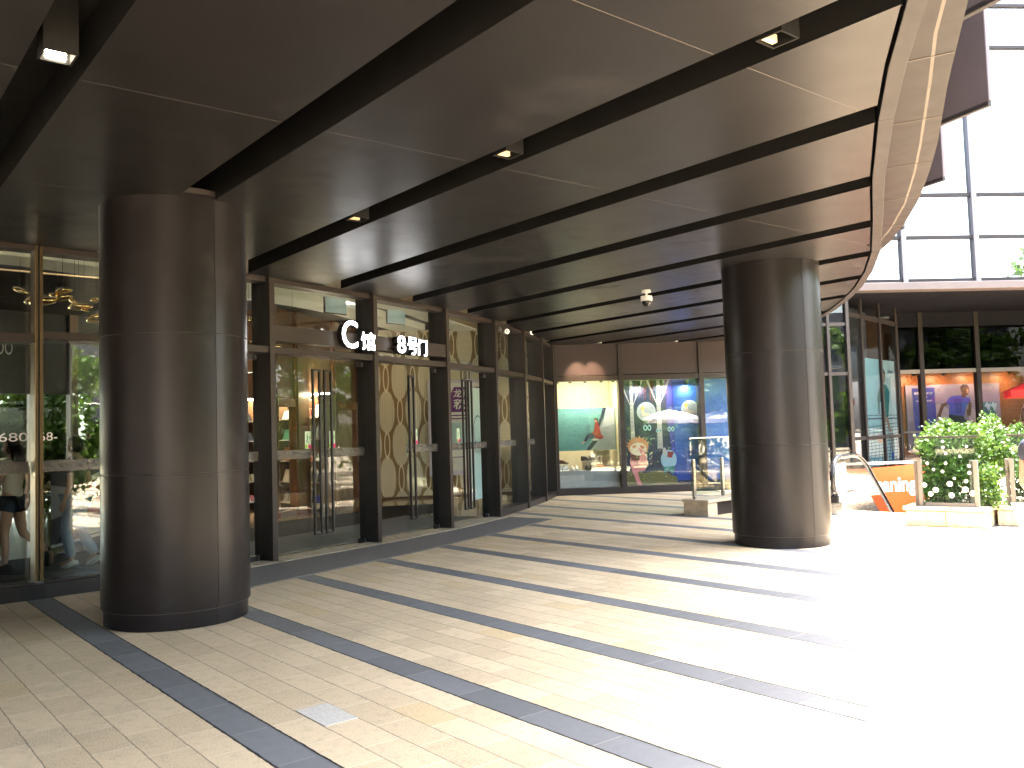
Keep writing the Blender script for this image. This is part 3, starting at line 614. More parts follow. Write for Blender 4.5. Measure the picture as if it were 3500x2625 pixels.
# shop behind: shelves with goods
def shelf(F, a0, a1, off, label, gl, seed, rows=5):
    t = thing('display_shelf', label, 'shelf', tuple(F[0] + F[1] * a0 + F[2] * off)); r = random.Random(seed); H = 2.5
    g = MB(); g.wbox(F, a0, a1, off - .4, off - .38, 0, H, 'tan'); g.build('back_panel', t)
    for x in (a0, a1 - .03):
        g = MB(); g.wbox(F, x, x + .03, off - .379, off, 0, H, 'darkwood'); g.build('side_panel', t)
    for k in range(rows):
        z = .15 + k * (H - .2) / rows
        g = MB(); g.wbox(F, a0 + .031, a1 - .031, off - .379, off - .01, z, z + .025, 'lobbywall'); g.build('shelf', t)
        a = a0 + .06; cols = ['p_black', 'p_cream', 'p_royal', 'p_green', 'p_red', 'white', 'shoe_tan', 'p_dgrey', 'p_yel']; cn = {'p_black': 'black', 'p_cream': 'cream', 'p_royal': 'dark blue', 'p_green': 'green', 'p_red': 'red', 'white': 'white', 'shoe_tan': 'tan', 'p_dgrey': 'dark grey', 'p_yel': 'yellow'}
        while a < a1 - .3:
            wd = r.uniform(.14, .3); h = r.uniform(.12, .30); cname = r.choice(cols); g = MB()
            A, d, n = F; b0 = A + d * a + n * (off - .30) + Z * (z + .026)
            g.add([b0, b0 + d * wd, b0 + d * wd + n * .2, b0 + n * .2, b0 + d * .03 + n * .06 + Z * h, b0 + d * (wd - .03) + n * .06 + Z * h, b0 + d * (wd - .03) + n * .14 + Z * h, b0 + d * .03 + n * .14 + Z * h], [(0, 1, 2, 3), (7, 6, 5, 4), (0, 4, 5, 1), (1, 5, 6, 2), (2, 6, 7, 3), (3, 7, 4, 0)], cname)
            c0 = b0 + d * wd / 2 + n * .1 + Z * h; g.tube([c0 - d * .04 - Z * .01, c0 - d * .03 + Z * .05, c0 + d * .03 + Z * .05, c0 + d * .04 - Z * .01], .006, 'p_black', 6)
            tag(g.build('handbag', None, False, .008), '%s handbag on level %d of the %s' % (cn[cname], k + 1, gl), 'bag', 'handbags on lobby shop shelves'); a += wd + r.uniform(.03, .1)
    g = MB(); g.wbox(F, a0 + .05, a1 - .05, off - .3, off - .1, H, H + .03, 'lamp'); g.build('lamp', t)
shelf(FW2, L2 - 2.1, L2 - .4, -1.4, 'lit shelf of handbags deep in the lobby left of the red timber posts', 'shelf left of the timber posts', 3)
shelf(FW, -.3, .95, -1.6, 'lit shelf of handbags behind the narrow pane between red timber posts', 'shelf behind the narrow pane', 5)
shelf(FW, 1.5, 2.9, -1.9, 'lit shelf of handbags behind the wide pane of the red timber shopfront', 'shelf behind the wide pane', 8)
# patterned wall
FPW = frame((-19.02 - .444 * .25, 11.06 - .896 * .25), (-19.02 + .444, 11.06 + .896)); FPW = (V((-19.02, 11.06, 0)), V((.444, .896, 0)).normalized(), V((.896, -.444, 0)).normalized())
t = thing('pattern_wall', 'cream perforated wall with gold brown interlaced leaf pattern inside the lobby', 'wall', (-19.02, 11.06, 0))
g = Art(FPW, 0); g.sheet(-.35, 3.9, .06, 4.5, 'goldbrown', .1)
def lens(a, z, hw, hh, n=12): return [(a + hw * math.sin(math.pi * i / n), z - hh * math.cos(math.pi * i / n)) for i in range(n + 1)] + [(a - hw * math.sin(math.pi * i / n), z + hh * math.cos(math.pi * i / n)) for i in range(1, n)]
uvq = []
for k in range(-1, 12):
    a = .17 + .333 * k; ph = 0 if k % 2 == 0 else .825
    for j in range(-1, 4):
        zc = .52 + ph + 1.65 * j
        for (hw, hh, mt, ly, zz) in ((.205, .53, 'dots', 1, zc), (.075, .345, 'cream', 2, zc + .825), (.05, .27, 'goldbrown', 3, zc + .825)):
            pl = [(min(max(x, -.35), 3.9), min(max(q, .06), 4.5)) for x, q in lens(a, zz, hw, hh)]
            if max(x for x, q in pl) - min(x for x, q in pl) < .03 or max(q for x, q in pl) - min(q for x, q in pl) < .03: continue
            b = len(g.v); g.shape(pl, mt, ly)
o = g.build('panel', t)
uv = o.data.uv_layers.new(name='UVMap')
A, d, n = FPW
for lp in o.data.loops:
    q = V(o.data.vertices[lp.vertex_index].co) - A; uv.data[lp.index].uv = (q.dot(d), q.z)
g = MB(); g.wbox(FPW, -.35, 3.9, -.09, -.01, 0, .058, 'darkwood'); g.build('skirting', t)
# poster on it
t = thing('promotion_poster', 'lilac and white promotion poster with purple Chinese headline on the patterned wall', 'poster', tuple(FPW[0] + FPW[1] * 1.9 + Z * .54))
g = Art(FPW, .06); g.sheet(1.2, 2.95, .54, 2.94, 'p_lilac', .05); g.rect(1.42, 2.78, .66, 2.86, 'whitep', 1)
g.shape([(1.78, 2.12), (2.80, 2.12), (2.84, 2.42), (2.74, 2.75), (1.86, 2.75), (1.74, 2.5)], 'p_purple', 2)
g.text('龙商业号', 1.84, 2.74, 2.49, 2.70, 'whitep', 3, .015); g.text('积分兑', 1.84, 2.74, 2.19, 2.45, 'whitep', 3, .02)
for z in (2.02, 1.94): g.rect(1.55, 2.6, z, z + .03, 'p_purple', 2)
g.text('人山', 1.30, 1.42, 2.66, 2.78, 'p_purple', 2)
g.rect(1.60, 2.2, 1.25, 1.85, 'p_aqua', 2); g.rect(2.34, 2.66, 1.5, 2.0, 'p_purple', 2); g.text('上约\n积分\n兑换', 2.40, 2.60, 1.58, 1.94, 'whitep', 3)
g.rect(1.30, 1.38, 1.5, 1.95, 'p_purple', 2); g.rect(1.30, 1.38, .95, 1.3, 'p_purple', 2)
g.shape([(2.38, .80), (2.55, .80), (2.58, .95), (2.55, 1.05), (2.57, 1.15), (2.52, 1.28), (2.42, 1.28), (2.37, 1.15), (2.40, 1.05), (2.36, .95)], 'p_red', 2); g.rect(2.40, 2.54, 1.02, 1.08, 'p_pink', 3)
g.shape([(1.75, .98), (2.05, .98), (2.08, 1.02), (2.08, 1.2), (2.05, 1.24), (1.75, 1.24)], 'p_purple', 2); g.shape([(1.76, 1.0), (2.04, 1.0), (2.06, 1.03), (2.06, 1.19), (2.04, 1.22), (1.76, 1.22)], 'whitep', 3)
g.build('sheet', t)
t = thing('glass_poster', 'pale poster with red list and green cup behind the glass right of the doors', 'poster', tuple(BAYS[6][0] + BAYS[6][1] * .8 + Z * .3))
g = Art(BAYS[6], -.62); g.sheet(.1, 1.55, .3, 2.45, 'p_paleq', .02); g.disc(.55, 1.62, .26, .30, 'p_dgrey', 1); g.disc(.55, 1.62, .235, .275, 'p_paleq', 2)
g.rect(.95, 1.4, 1.42, 2.0, 'whitep', 1)
for i in range(5): g.rect(.98, 1.14, 1.48 + i * .1, 1.54 + i * .1, 'p_pink', 2); g.rect(1.2, 1.37, 1.48 + i * .1, 1.54 + i * .1, 'p_pink', 2)
g.shape([(.75, .62), (1.05, .62), (1.12, 1.0), (.68, 1.0)], 'p_green', 1); g.rect(.66, 1.14, 1.0, 1.06, 'whitep', 2); g.build('sheet', t)
# lobby lamps
def downlight(x, yc, z, power, label, size=.9, col=(1, .88, .72)):
    t = thing('downlight', label, 'light', (x, yc, z), 'round downlights in the lobby ceiling')
    g = MB(); g.lathe((x, yc, z), [(.10, 0), (.10, .02), (.13, .02), (.13, -.012), (.10, -.012)], 'white', 20); g.build('ring', t)
    g = MB(); g.lathe((x, yc, z - .004), [(.095, 0), (.095, .004)], 'lamp', 20); g.build('lamp', t)
    l = bpy.data.lights.new('downlight', 'AREA'); l.energy = power * LAMP; l.size = size; l.color = col; lo = bpy.data.objects.new('downlight_light', l); COL.objects.link(lo); lo.parent = t; lo.location = (0, 0, -.03)
k = 0
for x, yc, pw in ((-12.3, 1.5, 26), (-12.9, 3.6, 14), (-15.8, .4, 5), (-15.2, 5.6, 15), (-14.6, 8.6, 18), (-17.2, 9.4, 20), (-16.4, 11.6, 40), (-18.8, 4.6, 8), (-18.4, 1.0, 4), (-15.4, 10.4, 22)):
    downlight(x, yc, 4.545 if x > -16 else 4.54, pw, 'round lit downlight in the lobby ceiling'); k += 1
for k, (x, yc, an, ln) in enumerate(((-14.2, 2.6, .05, 6.0), (-15.3, 7.6, .42, 5.0))):  # added fill lamps, strip fittings invented to brighten the lobby ceiling
    t = thing('ceiling_fill', ('added unseen strip light brightening the lobby ceiling at far left', 'added unseen strip light brightening the lobby ceiling above the doors')[k], 'light', (x, yc, 4.1)); dv = V((-math.sin(an), math.cos(an), 0))
    g = MB(); g.tube([V((x, yc, 4.1)) - dv * ln / 2, V((x, yc, 4.1)) + dv * ln / 2], .012, 'lampd', 8); g.build('strip', t)
    l = bpy.data.lights.new('ceiling_fill', 'AREA'); l.shape = 'RECTANGLE'; l.size = .2; l.size_y = ln; l.energy = 9 * LAMP; l.color = (1, .93, .82); lo = bpy.data.objects.new('ceiling_fill_lamp', l); COL.objects.link(lo); lo.parent = t; lo.location = (0, 0, .04); lo.rotation_euler = (math.pi, 0, -an)
# gold pebble chandelier
def chandelier(pts, label, ztop, cx):
    t = thing('chandelier', label, 'chandelier', (cx[0], cx[1], ztop))
    for (x, yc, z, r, tilt, an) in pts:
        g = MB(); Rm = Matrix.Rotation(an, 3, 'Z') @ Matrix.Rotation(tilt, 3, 'Y'); rr = r
        g.ball((x, yc, z), (r, r * .62, r * .30), 'gold', Rm, 20, 12, lambda q: V((q.x, q.y + .25 * q.x * q.x / rr, q.z + .1 * q.x))); p = g.build('pebble', t, True)
        g = MB(); g.tube([(x, yc, z + r * .2), (x, yc, ztop)], .0025, 'black', 5); g.build('wire', p)
chandelier([(-13, 2.17, 3.63, .115, .5, .9), (-13, 2.42, 3.50, .19, .05, .8), (-13.1, 2.38, 3.535, .17, -.05, 1.1), (-13, 2.68, 3.66, .125, -.05, .7), (-13.1, 2.62, 3.60, .11, .4, 1.0), (-12.9, 2.66, 3.55, .125, -.12, .8), (-13, 2.88, 3.46, .17, .08, .8), (-13.05, 2.84, 3.53, .11, .7, 1.2), (-12.9, 2.93, 3.41, .07, .6, .6), (-13, 3.12, 3.57, .12, .1, .8), (-12.9, 3.08, 3.30, .17, -.12, .7), (-13.2, 3.5, 3.45, .15, .2, .9), (-13.3, 3.9, 3.6, .14, -.2, .9)], 'cluster of polished gold pebble pendants hanging in the lobby left of the near column', 4.5, (-13, 2.7))
chandelier([(-14, 6.47, 3.24, .15, .5, .9), (-14.1, 6.12, 3.13, .17, .05, .8), (-14, 5.70, 3.58, .11, .3, .9), (-14.2, 5.85, 3.20, .15, .1, .8)], 'small cluster of gold pebble pendants in the lobby above the doors', 4.5, (-14.1, 6.1))
for k, (x, yc) in enumerate(((-13.6, 6.9), (-14.4, 8.6))):
    g = MB(); g.obox((x, yc, 3.72), (-.12, .46, 0), (-.03, -.01, 0), (0, 0, .26), 'p_sky'); g.obox((x - .01, yc - .03, 3.70), (-.13, .50, 0), (-.012, -.004, 0), (0, 0, .3), 'black')
    tag(g.build('hanging_sign'), ('grey green hanging sign inside above the C letter', 'grey green hanging sign inside above the 8 numeral')[k], 'sign')
t = thing('shoe_poster', 'floor standing poster with red white and navy diagonal shapes inside the lobby', 'poster', (-13.9, 3.2, 0))
Fp = frame((-14.1, 2.75), (-13.75, 3.5)); g = Art(Fp, 0); g.sheet(0, .8, .10, 1.25, 'p_dgrey', .03); g.shape([(.0, .10), (.8, .28), (.78, .32), (.0, .14)], 'whitep', 1); g.shape([(.05, .14), (.42, .24), (.30, .62)], 'p_navy', 1); g.shape([(.42, .25), (.72, .32), (.34, .68)], 'whitep', 2); g.shape([(.30, .65), (.74, .55), (.76, 1.05), (.40, 1.0)], 'p_red', 1); g.shape([(.0, .5), (.25, .6), (.28, .95), (.0, 1.0)], 'p_grey', 1); g.shape([(.3, 1.0), (.7, 1.2), (.75, 1.1)], 'whitep', 2); g.build('sheet', t)
g = MB(); g.wbox(Fp, .1, .7, -.3, .1, 0, .03, 'black'); g.wbox(Fp, .38, .42, -.06, -.031, .03, 1.2, 'black'); g.build('stand', t)
t = thing('rear_doors', 'rear glass doors under a black fascia at the far left of the lobby, trees outside', 'doors', (-18, -1, 0)); Fq = frame((-17.6, -4), (-19.9, 6.3))
g = MB(); g.wbox(Fq, 0, 10.5, -.1, .0, 2.6, 4.5, 'black'); g.build('fascia', t)
g = MB(); g.wbox(Fq, 0, 10.5, -.06, -.02, 0, 2.6, 'clear'); g.build('glass_pane', t)
for a in (0, 2.4, 4.8, 6.4, 7.55, 8.3, 10.2):
    g = MB(); g.wbox(Fq, a, a + .16, -.09, .10, 0, 4.5, 'darkwood'); g.build('post', t)
g = Art(Fq, .002); g.text('OO', 6.95, 7.25, 3.35, 3.62, 'p_grey', 1); g.build('lettering', t)

# ---------------------------------------------------------------- end shopfront
esf = thing('shopfront', 'bronze framed shopfront across the end of the canopy with display windows', 'shopfront', tuple(EA))
MUL = [(-.02, .05), (1.57, 1.69), (3.57, 3.69), (5.57, 5.69), (6.86, 6.93), (7.36, 7.44)]
for a0, a1 in MUL:
    g = MB(); g.wbox(FE, a0, a1, -.25, .06, 0, CEIL + .05 if a0 < 6 else 4.84, 'brown'); g.build('mullion', esf, bevel=.004)
for (p, q), (r, s) in zip(MUL[:3], MUL[1:4]):
    a0, a1 = q, r
    g = MB(); g.wbox(FE, a0 + .004, a1 - .004, -.2, .01, 2.895, CEIL + .03, 'fascia'); g.build('fascia_panel', esf, bevel=.004)
    g = MB(); g.wbox(FE, a0, a1, -.22, .045, 2.765, 2.885, 'brown'); g.build('transom', esf, bevel=.004)
    g = MB(); g.wbox(FE, a0, a1, -.22, .045, 0, .165, 'brown'); g.build('plinth', esf, bevel=.004)
    pane(FE, a0, a1, .165, 2.765, 'shopwin', o=-.03, parent=esf)
for a0, a1 in ((5.69, 6.86), (6.93, 7.36)):
    for z0, z1 in ((2.74, 2.82), (3.98, 4.06), (0, .16), (.84, .88)):
        g = MB(); g.wbox(FE, a0, a1, -.2, .03, z0, z1, 'brown'); g.build('transom', esf)
    pane(FE, a0, a1, .16, 4.84, 'tint', o=-.03, parent=esf)
g = MB(); g.wbox(FE, -.1, 7.4, -1.6, -1.55, 0, 4.8, 'p_beige'); g.wbox(FE, 5.6, 7.4, -1.54, -1.52, 0, 4.8, 'p_dgrey'); g.build('back_wall', esf)
g = MB(); g.wbox(FE, -.6, 7.4, -1.55, -.26, 2.95, 3.0, 'white'); g.build('ceiling', esf)
g = MB(); g.wbox(FE, 1.60, 1.66, -1.5, -.26, .0, 2.9, 'p_beige'); g.build('partition', esf)
ORD = ('leftmost', 'second', 'third', 'fourth', 'fifth')
def wlamp(F, a, off, z, power, label, size=.5, col=(1, .86, .66), group='spotlights in the display windows'):
    A, d, n = F; q = A + d * a + n * off; t = thing('spotlight', label, 'light', tuple(q + Z * z), group)
    g = MB(); g.obox(q + d * -.035 + n * -.035 + Z * (z - .10), d * .07, n * .09 + Z * .03, Z * .10 - n * .03, 'black'); g.build('housing', t)
    g = MB(); g.tube([q + Z * z, q + Z * (z + .05)], .012, 'black'); g.build('arm', t)
    if not power: return
    l = bpy.data.lights.new('spot', 'AREA'); l.energy = power * LAMP; l.shape = 'RECTANGLE'; l.size = size; l.size_y = .08; l.color = col; lo = bpy.data.objects.new('spot_light', l); COL.objects.link(lo); lo.parent = t
    lo.location = -n * .02 - Z * .13 + n * .0; lo.rotation_euler = (Z + n * .45).normalized().to_track_quat('Z', 'Y').to_euler()
for k, a in enumerate((.10, .42, .80, 1.2, 1.5)): wlamp(FE, a, -.32, 2.84, 4.2 if k == 2 else 0, ORD[k] + ' of five small black spotlights at the top of the shoe display window', 1.1)
for k, a in enumerate((2.1, 2.7, 3.3)): wlamp(FE, a, -.14, 2.70, .45, ORD[k] + ' of three small black spotlights above the forest mural window', .1, (1, 1, 1))
# sea poster
t = thing('sea_poster', 'teal sea poster with a seated figure in a red coat in the shoe window', 'poster', tuple(ep(.8, -.62) + Z * 1.05))
g = Art(FE, -.62); g.sheet(-.32, 1.58, 1.06, 2.12, 'p_sea', .02); r = random.Random(4)
for k in range(240):
    a = r.uniform(-.3, 1.2); z = r.uniform(1.10, 2.10); wd = r.uniform(.02, .09); h = r.uniform(.003, .010); g.shape([(a, z), (a + wd * .5, z + h), (a + wd, z + h * .3), (a + wd * .5, z - h)], r.choice(['p_sea2', 'p_sea2', 'p_sea3']), 1 + k % 3)
g.shape([(.82, 1.06), (1.56, 1.06), (1.56, 2.12), (1.34, 2.12), (1.30, 1.85), (1.14, 1.66), (1.02, 1.32)], 'p_rock', 5)
g.shape([(1.22, 1.62), (1.56, 1.70), (1.56, 2.12), (1.36, 2.12), (1.30, 1.88)], 'p_rock2', 6); g.shape([(.80, 1.06), (.92, 1.06), (1.12, 1.30), (1.02, 1.34)], 'p_navy', 6)
g.shape([(1.27, 2.12), (1.36, 2.12), (1.16, 1.62), (1.10, 1.60)], 'p_navy', 7)
g.shape([(1.06, 1.76), (1.13, 1.77), (1.17, 1.62), (1.20, 1.46), (1.27, 1.38), (1.20, 1.33), (1.06, 1.36), (1.00, 1.45), (.94, 1.47), (1.00, 1.51), (1.03, 1.60)], 'p_coat', 8)
g.shape([(1.04, 1.46), (1.02, 1.40), (.90, 1.40), (.82, 1.28), (.76, 1.30), (.84, 1.45), (.94, 1.49)], 'p_navy', 9); g.shape([(.76, 1.30), (.80, 1.28), (.74, 1.22), (.70, 1.23)], 'p_skin', 9)
g.disc(1.08, 1.80, .038, .046, 'p_skin', 9, 12); g.shape([(1.02, 1.82), (1.07, 1.865), (1.13, 1.85), (1.14, 1.78), (1.11, 1.78), (1.10, 1.825)], 'p_black', 10); g.rect(.98, 1.12, 1.30, 1.345, 'p_birch', 9)
g.build('sheet', t)
def plinth_block(name, label, a0, a1, o0, o1, z0, z1, mat):
    g = MB(); g.wbox(FE, a0, a1, o0, o1, z0, z1, mat); g.wbox(FE, a0 - .008, a1 + .008, o0 - .008, o1 + .008, z1 + .001, z1 + .02, mat); return tag(g.build(name, None, False, .006), label, 'plinth')
plinth_block('display_plinth', 'long low grey display plinth with shoes in the shoe window', .02, 1.55, -1.3, -.2, 0, .56, 'p_grey')
plinth_block('display_block', 'sand coloured block carrying two pairs of shoes on the grey plinth', .72, 1.02, -.78, -.45, .581, .78, 'p_sand')
plinth_block('display_block', 'tall sand coloured block behind the shoes below the sea poster', 1.06, 1.42, -1.0, -.7, .581, 1.03, 'p_sand')
plinth_block('display_block', 'small pale block at left on the grey plinth', .12, .34, -.8, -.5, .581, .70, 'p_beige')
def shoe(F, a, off, z, yaw, mat, label, group, L=.24):
    A, d, n = F; c = A + d * a + n * off + Z * z; fx = (d * math.cos(yaw) + n * math.sin(yaw)); sx_ = Z.cross(fx)
    t = thing('shoe', label, 'shoe', tuple(c), group); secs = [(-.5, .55, .34), (-.42, .8, .42), (-.2, .78, .40), (0, .85, .34), (.2, .98, .22), (.38, .85, .16), (.48, .5, .10)]
    for nm, z0, zk, mt in (('sole', .0, None, 'white' if mat != 'shoe_black' else 'shoe_black'), ('upper', .022, 1, mat)):
        g = MB(); vs = []; m = 10
        for x, wq, h in secs:
            hw = .042 * wq * (1.04 if zk is None else .96)
            for k in range(m):
                an = math.pi * k / (m - 1); hh = .021 if zk is None else h * L
                vs.append(c + fx * (x * L) + sx_ * (hw * math.cos(an) * (1 if zk is None else 1)) + Z * (z0 + (hh * (1 if 0 < k < m - 1 else 0) if zk is None else hh * math.sin(an) ** .7 if k not in (0, m - 1) else 0)))
        fs = [(i * m + k, i * m + k + 1, (i + 1) * m + k + 1, (i + 1) * m + k) for i in range(len(secs) - 1) for k in range(m - 1)] + [(i * m, (i + 1) * m, (i + 1) * m + m - 1, i * m + m - 1) for i in range(len(secs) - 1)] + [tuple(range(m)), tuple(range(len(secs) * m - 1, (len(secs) - 1) * m - 1, -1))]
        g.add(vs, fs, mt); g.build(nm, t, True)
SH = [(.20, -.42, .58, 2.2, 'shoe_grey', 'pale grey'), (.48, -.38, .58, 1.5, 'shoe', 'white'), (.84, -.36, .58, 1.5, 'shoe_black', 'black front'), (1.16, -.36, .58, .4, 'shoe_tan', 'orange tan'), (1.36, -.42, .58, .3, 'shoe_brown', 'dark brown'), (.80, -.58, .80, .2, 'shoe_black', 'black upper'), (.96, -.56, .80, .2, 'shoe_brown', 'brown upper'), (.22, -.62, .72, .5, 'shoe_brown', 'brown left')]
LB = {'pale grey': 'pale grey shoe of a pair at left on the grey plinth', 'white': 'white shoe of a pair in the middle of the grey plinth', 'black front': 'black shoe of a pair in front of the sand coloured block', 'orange tan': 'orange tan shoe on the grey plinth', 'dark brown': 'dark brown shoe at the right end of the grey plinth', 'black upper': 'black shoe on top of the sand coloured block', 'brown upper': 'brown shoe on top of the sand coloured block', 'brown left': 'brown shoe on the small pale block'}
for a, off, z, yw, mt, key in SH:
    for k in (-1, 1): shoe(FE, a + k * .05 * abs(math.sin(yw)) , off + k * .05 * abs(math.cos(yw)), z + .002, yw + k * .08, mt, LB[key], key + ' pair of shoes in the shoe window')
# forest mural
t = thing('forest_mural', 'blue forest mural with birch trunks and moons filling the second display window', 'mural', tuple(ep(2.6, -.30)))
g = Art(FE, -.30); g.sheet(1.70, 5.5, .17, 2.76, 'p_navy', .03); r = random.Random(11)
g.rect(3.0, 5.5, .25, 2.76, 'p_blue', 1)
g.shape([(3.0, .17), (3.0, 2.76), (2.86, 2.76), (2.80, 1.9), (2.9, 1.1), (2.84, .17)], 'p_royal', 2)
g.shape([(1.70, .17), (3.02, .17), (3.02, .34), (2.6, .52), (2.2, .46), (1.9, .55), (1.70, .44)], 'p_olive', 3)
for x, wq, top, bot in ((1.94, .07, 2.76, .9), (2.62, .085, 2.76, 1.05)):
    g.shape([(x - wq * .8, bot), (x + wq * .8, bot), (x + wq * .5, top), (x - wq * .5, top)], 'p_birch', 3)
    for k in range(18):
        z = bot + (top - bot) * k / 18; g.rect(x - wq * .5, x - wq * .5 + r.uniform(.02, .07), z, z + .012, 'p_dgrey', 4)
    for sg in (-1, 1): g.shape([(x + sg * .02, top - .65), (x + sg * .05, top - .6), (x + sg * .30, top), (x + sg * .24, top)], 'p_birch', 3)
for k in range(26): a = r.uniform(2.05, 2.95); g.rect(a, a + .012, 2.76 - r.uniform(.2, .55), 2.76, r.choice(['p_maroon', 'p_coat']), 2)
for x, z, q in ((2.30, 1.98, .24), (3.40, 2.02, .22)):
    g.disc(x, z, q, q, 'p_moon', 5, 28); g.disc(x + .03, z - .02, q * .86, q * .86, 'p_grey', 6, 28)
    g.shape([(x - .12, z - .02), (x - .03, z - .02), (x + .14, z - .07), (x + .15, z - .10), (x - .10, z - .11)], 'p_cream', 7); g.disc(x - .09, z + .08, .04, .055, 'p_yel', 7, 10); g.disc(x - .09, z + .01, .045, .07, 'p_cream', 7, 10)
for x, z, q in ((2.26, 1.58, .05), (2.36, 1.58, .05), (2.56, 1.50, .03), (2.63, 1.50, .03), (2.86, 1.53, .04), (2.95, 1.53, .04)): g.disc(x, z, q, q * 1.5, 'p_turq', 5, 14); g.disc(x, z, q * .5, q * .9, 'p_navy', 6, 10)
g.disc(2.06, 1.12, .26, .22, 'p_fox', 6); g.disc(2.06, 1.06, .21, .16, 'p_cream', 7); g.shape([(1.90, 1.14), (2.02, 1.17), (2.00, 1.10), (1.94, 1.08)], 'p_fox', 8); g.shape([(2.10, 1.16), (2.24, 1.13), (2.20, 1.05), (2.12, 1.08)], 'p_fox', 8); g.shape([(2.06, 1.10), (2.20, 1.02), (2.26, .96), (2.18, .93), (2.10, .97)], 'p_pink', 8); g.disc(2.22, .95, .04, .022, 'p_maroon', 9, 12)
for k in range(9): an = .3 + .33 * k; g.shape([(2.06 + .24 * math.cos(an), 1.12 + .2 * math.sin(an)), (2.06 + .33 * math.cos(an + .1), 1.12 + .28 * math.sin(an + .1)), (2.06 + .24 * math.cos(an + .24), 1.12 + .2 * math.sin(an + .24))], 'p_fox', 6)
g.shape([(1.88, .95), (2.24, .95), (2.30, .70), (2.20, .52), (2.02, .50), (2.08, .30), (2.14, .17), (2.02, .17), (1.90, .50), (1.84, .75)], 'p_pink', 5); g.shape([(1.84, .94), (2.10, .94), (2.08, .78), (1.88, .78)], 'p_maroon', 6)
g.disc(2.82, .78, .20, .24, 'p_sky', 5); g.shape([(2.68, .60), (2.98, .62), (2.92, .40), (2.80, .52), (2.70, .42)], 'p_teal', 6); g.disc(2.72, .98, .05, .10, 'p_birch', 6, 12); g.shape([(2.80, .98), (2.96, .96), (2.90, .82), (2.78, .84)], 'p_coat', 6)
for k in range(60): a = r.uniform(1.75, 2.95); z = r.uniform(.24, 1.35); g.disc(a, z, r.uniform(.008, .02), r.uniform(.006, .014), r.choice(['p_green', 'p_turq', 'p_lime', 'p_cream', 'p_teal']), 9, 7)
for k in range(14): a = r.uniform(3.0, 3.6); g.shape([(a, .25), (a + .02, .25), (a + r.uniform(-.3, .5), r.uniform(.8, 1.4))], 'p_royal2', 3)
g.build('sheet', t)
# downlight washing the fascia
t = thing('canopy_light', 'warm downlight washing the bronze fascia over the shoe window', 'light', tuple(ep(.75, .85) + Z * CEIL))
q = ep(.75, .85); g = MB(); g.lathe(tuple(q + Z * (CEIL - .012)), [(.05, 0), (.06, 0), (.06, .02), (.05, .02)], 'black', 16); g.build('ring', t)
g = MB(); g.lathe(tuple(q + Z * (CEIL - .008)), [(.045, 0), (.045, .006)], 'lampw', 16); g.build('lamp', t)
for da in (-.22, .22):
    l = bpy.data.lights.new('spot', 'SPOT'); l.energy = 20 * LAMP; l.spot_size = rad(34); l.spot_blend = .9; l.color = (1, .66, .40); l.shadow_soft_size = .03
    lo = bpy.data.objects.new('spot_light', l); COL.objects.link(lo); lo.parent = t; lo.location = (0, 0, -.03); lo.rotation_euler = (Z * .72 + EN * .85 - EU * da).normalized().to_track_quat('Z', 'Y').to_euler()

# ---------------------------------------------------------------- right hand building: curtain wall, soffit, corner shop
cw = thing('office_building', 'bright glass curtain wall with dark mullions above a pale beam at right', 'building', tuple(ep(9, 0)))
g = MB(); g.wbox(FE, 5.6, 45, -.3, .12, 4.84, 5.03, 'beam'); g.build('beam', cw, bevel=.01)
for a in (7.05, 8.95, 10.86, 12.77, 14.68, 16.6):
    g = MB(); g.wbox(FE, a - .05, a + .02, -.1, .08, 5.031, 15, 'p_dgrey'); g.wbox(FE, a + .021, a + .05, -.1, .085, 5.031, 15, 'steel'); g.wbox(FE, a + .051, a + .09, -.1, .06, 5.031, 15, 'p_dgrey'); g.build('mullion', cw)
for z in (5.06, 6.16, 7.25, 11.1, 12.2, 13.3):
    g = MB(); g.wbox(FE, 5.6, 45, -.08, .03, z - .025, z + .065, 'lipm'); g.build('transom', cw, bevel=.004)
for a0, a1 in zip((5.6, 7.05, 8.95, 10.86, 12.77, 14.68, 17, 24, 31, 38), (7.05, 8.95, 10.86, 12.77, 14.68, 17, 24, 31, 38, 45)):
    pane(FE, a0 + .09, a1 - .05, 5.04, 15, 'mirror', o=-.03, parent=cw)
g = MB(); g.wbox(FE, 5.6, 45, -8, -2.5, 9, 15, 'white'); g.wbox(FE, 5.6, 45, -5.5, -2.5, 5.04, 9, 'white'); g.build('interior_wall', cw)
g = MB(); A, d, n = FE
for i in range(9):
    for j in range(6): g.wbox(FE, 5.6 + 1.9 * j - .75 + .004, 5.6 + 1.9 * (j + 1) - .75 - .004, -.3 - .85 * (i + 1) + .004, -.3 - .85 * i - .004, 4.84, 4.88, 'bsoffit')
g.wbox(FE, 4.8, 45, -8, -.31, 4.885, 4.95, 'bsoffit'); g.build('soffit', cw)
shp = thing('corner_shop', 'dark framed corner sports shop under the right hand building', 'shop', tuple(ep(10, -3)))
B0 = ep(8.14, -1.02); B1 = ep(10.43, -3.3); FB = frame(B0, B1); LB_ = (B1 - B0).length
FB0 = frame(ep(7.44, -.02), B0)
for a0, a1 in ((-.64, -.53), (.27, .46), (1.7, 1.85), (3.06, 3.24)):
    g = MB(); g.wbox(FB, a0 + (a1 - a0) * .2, a1 - (a1 - a0) * .2, -.045, .02, 0, 4.84, 'fdark'); g.build('mullion', shp, bevel=.004)
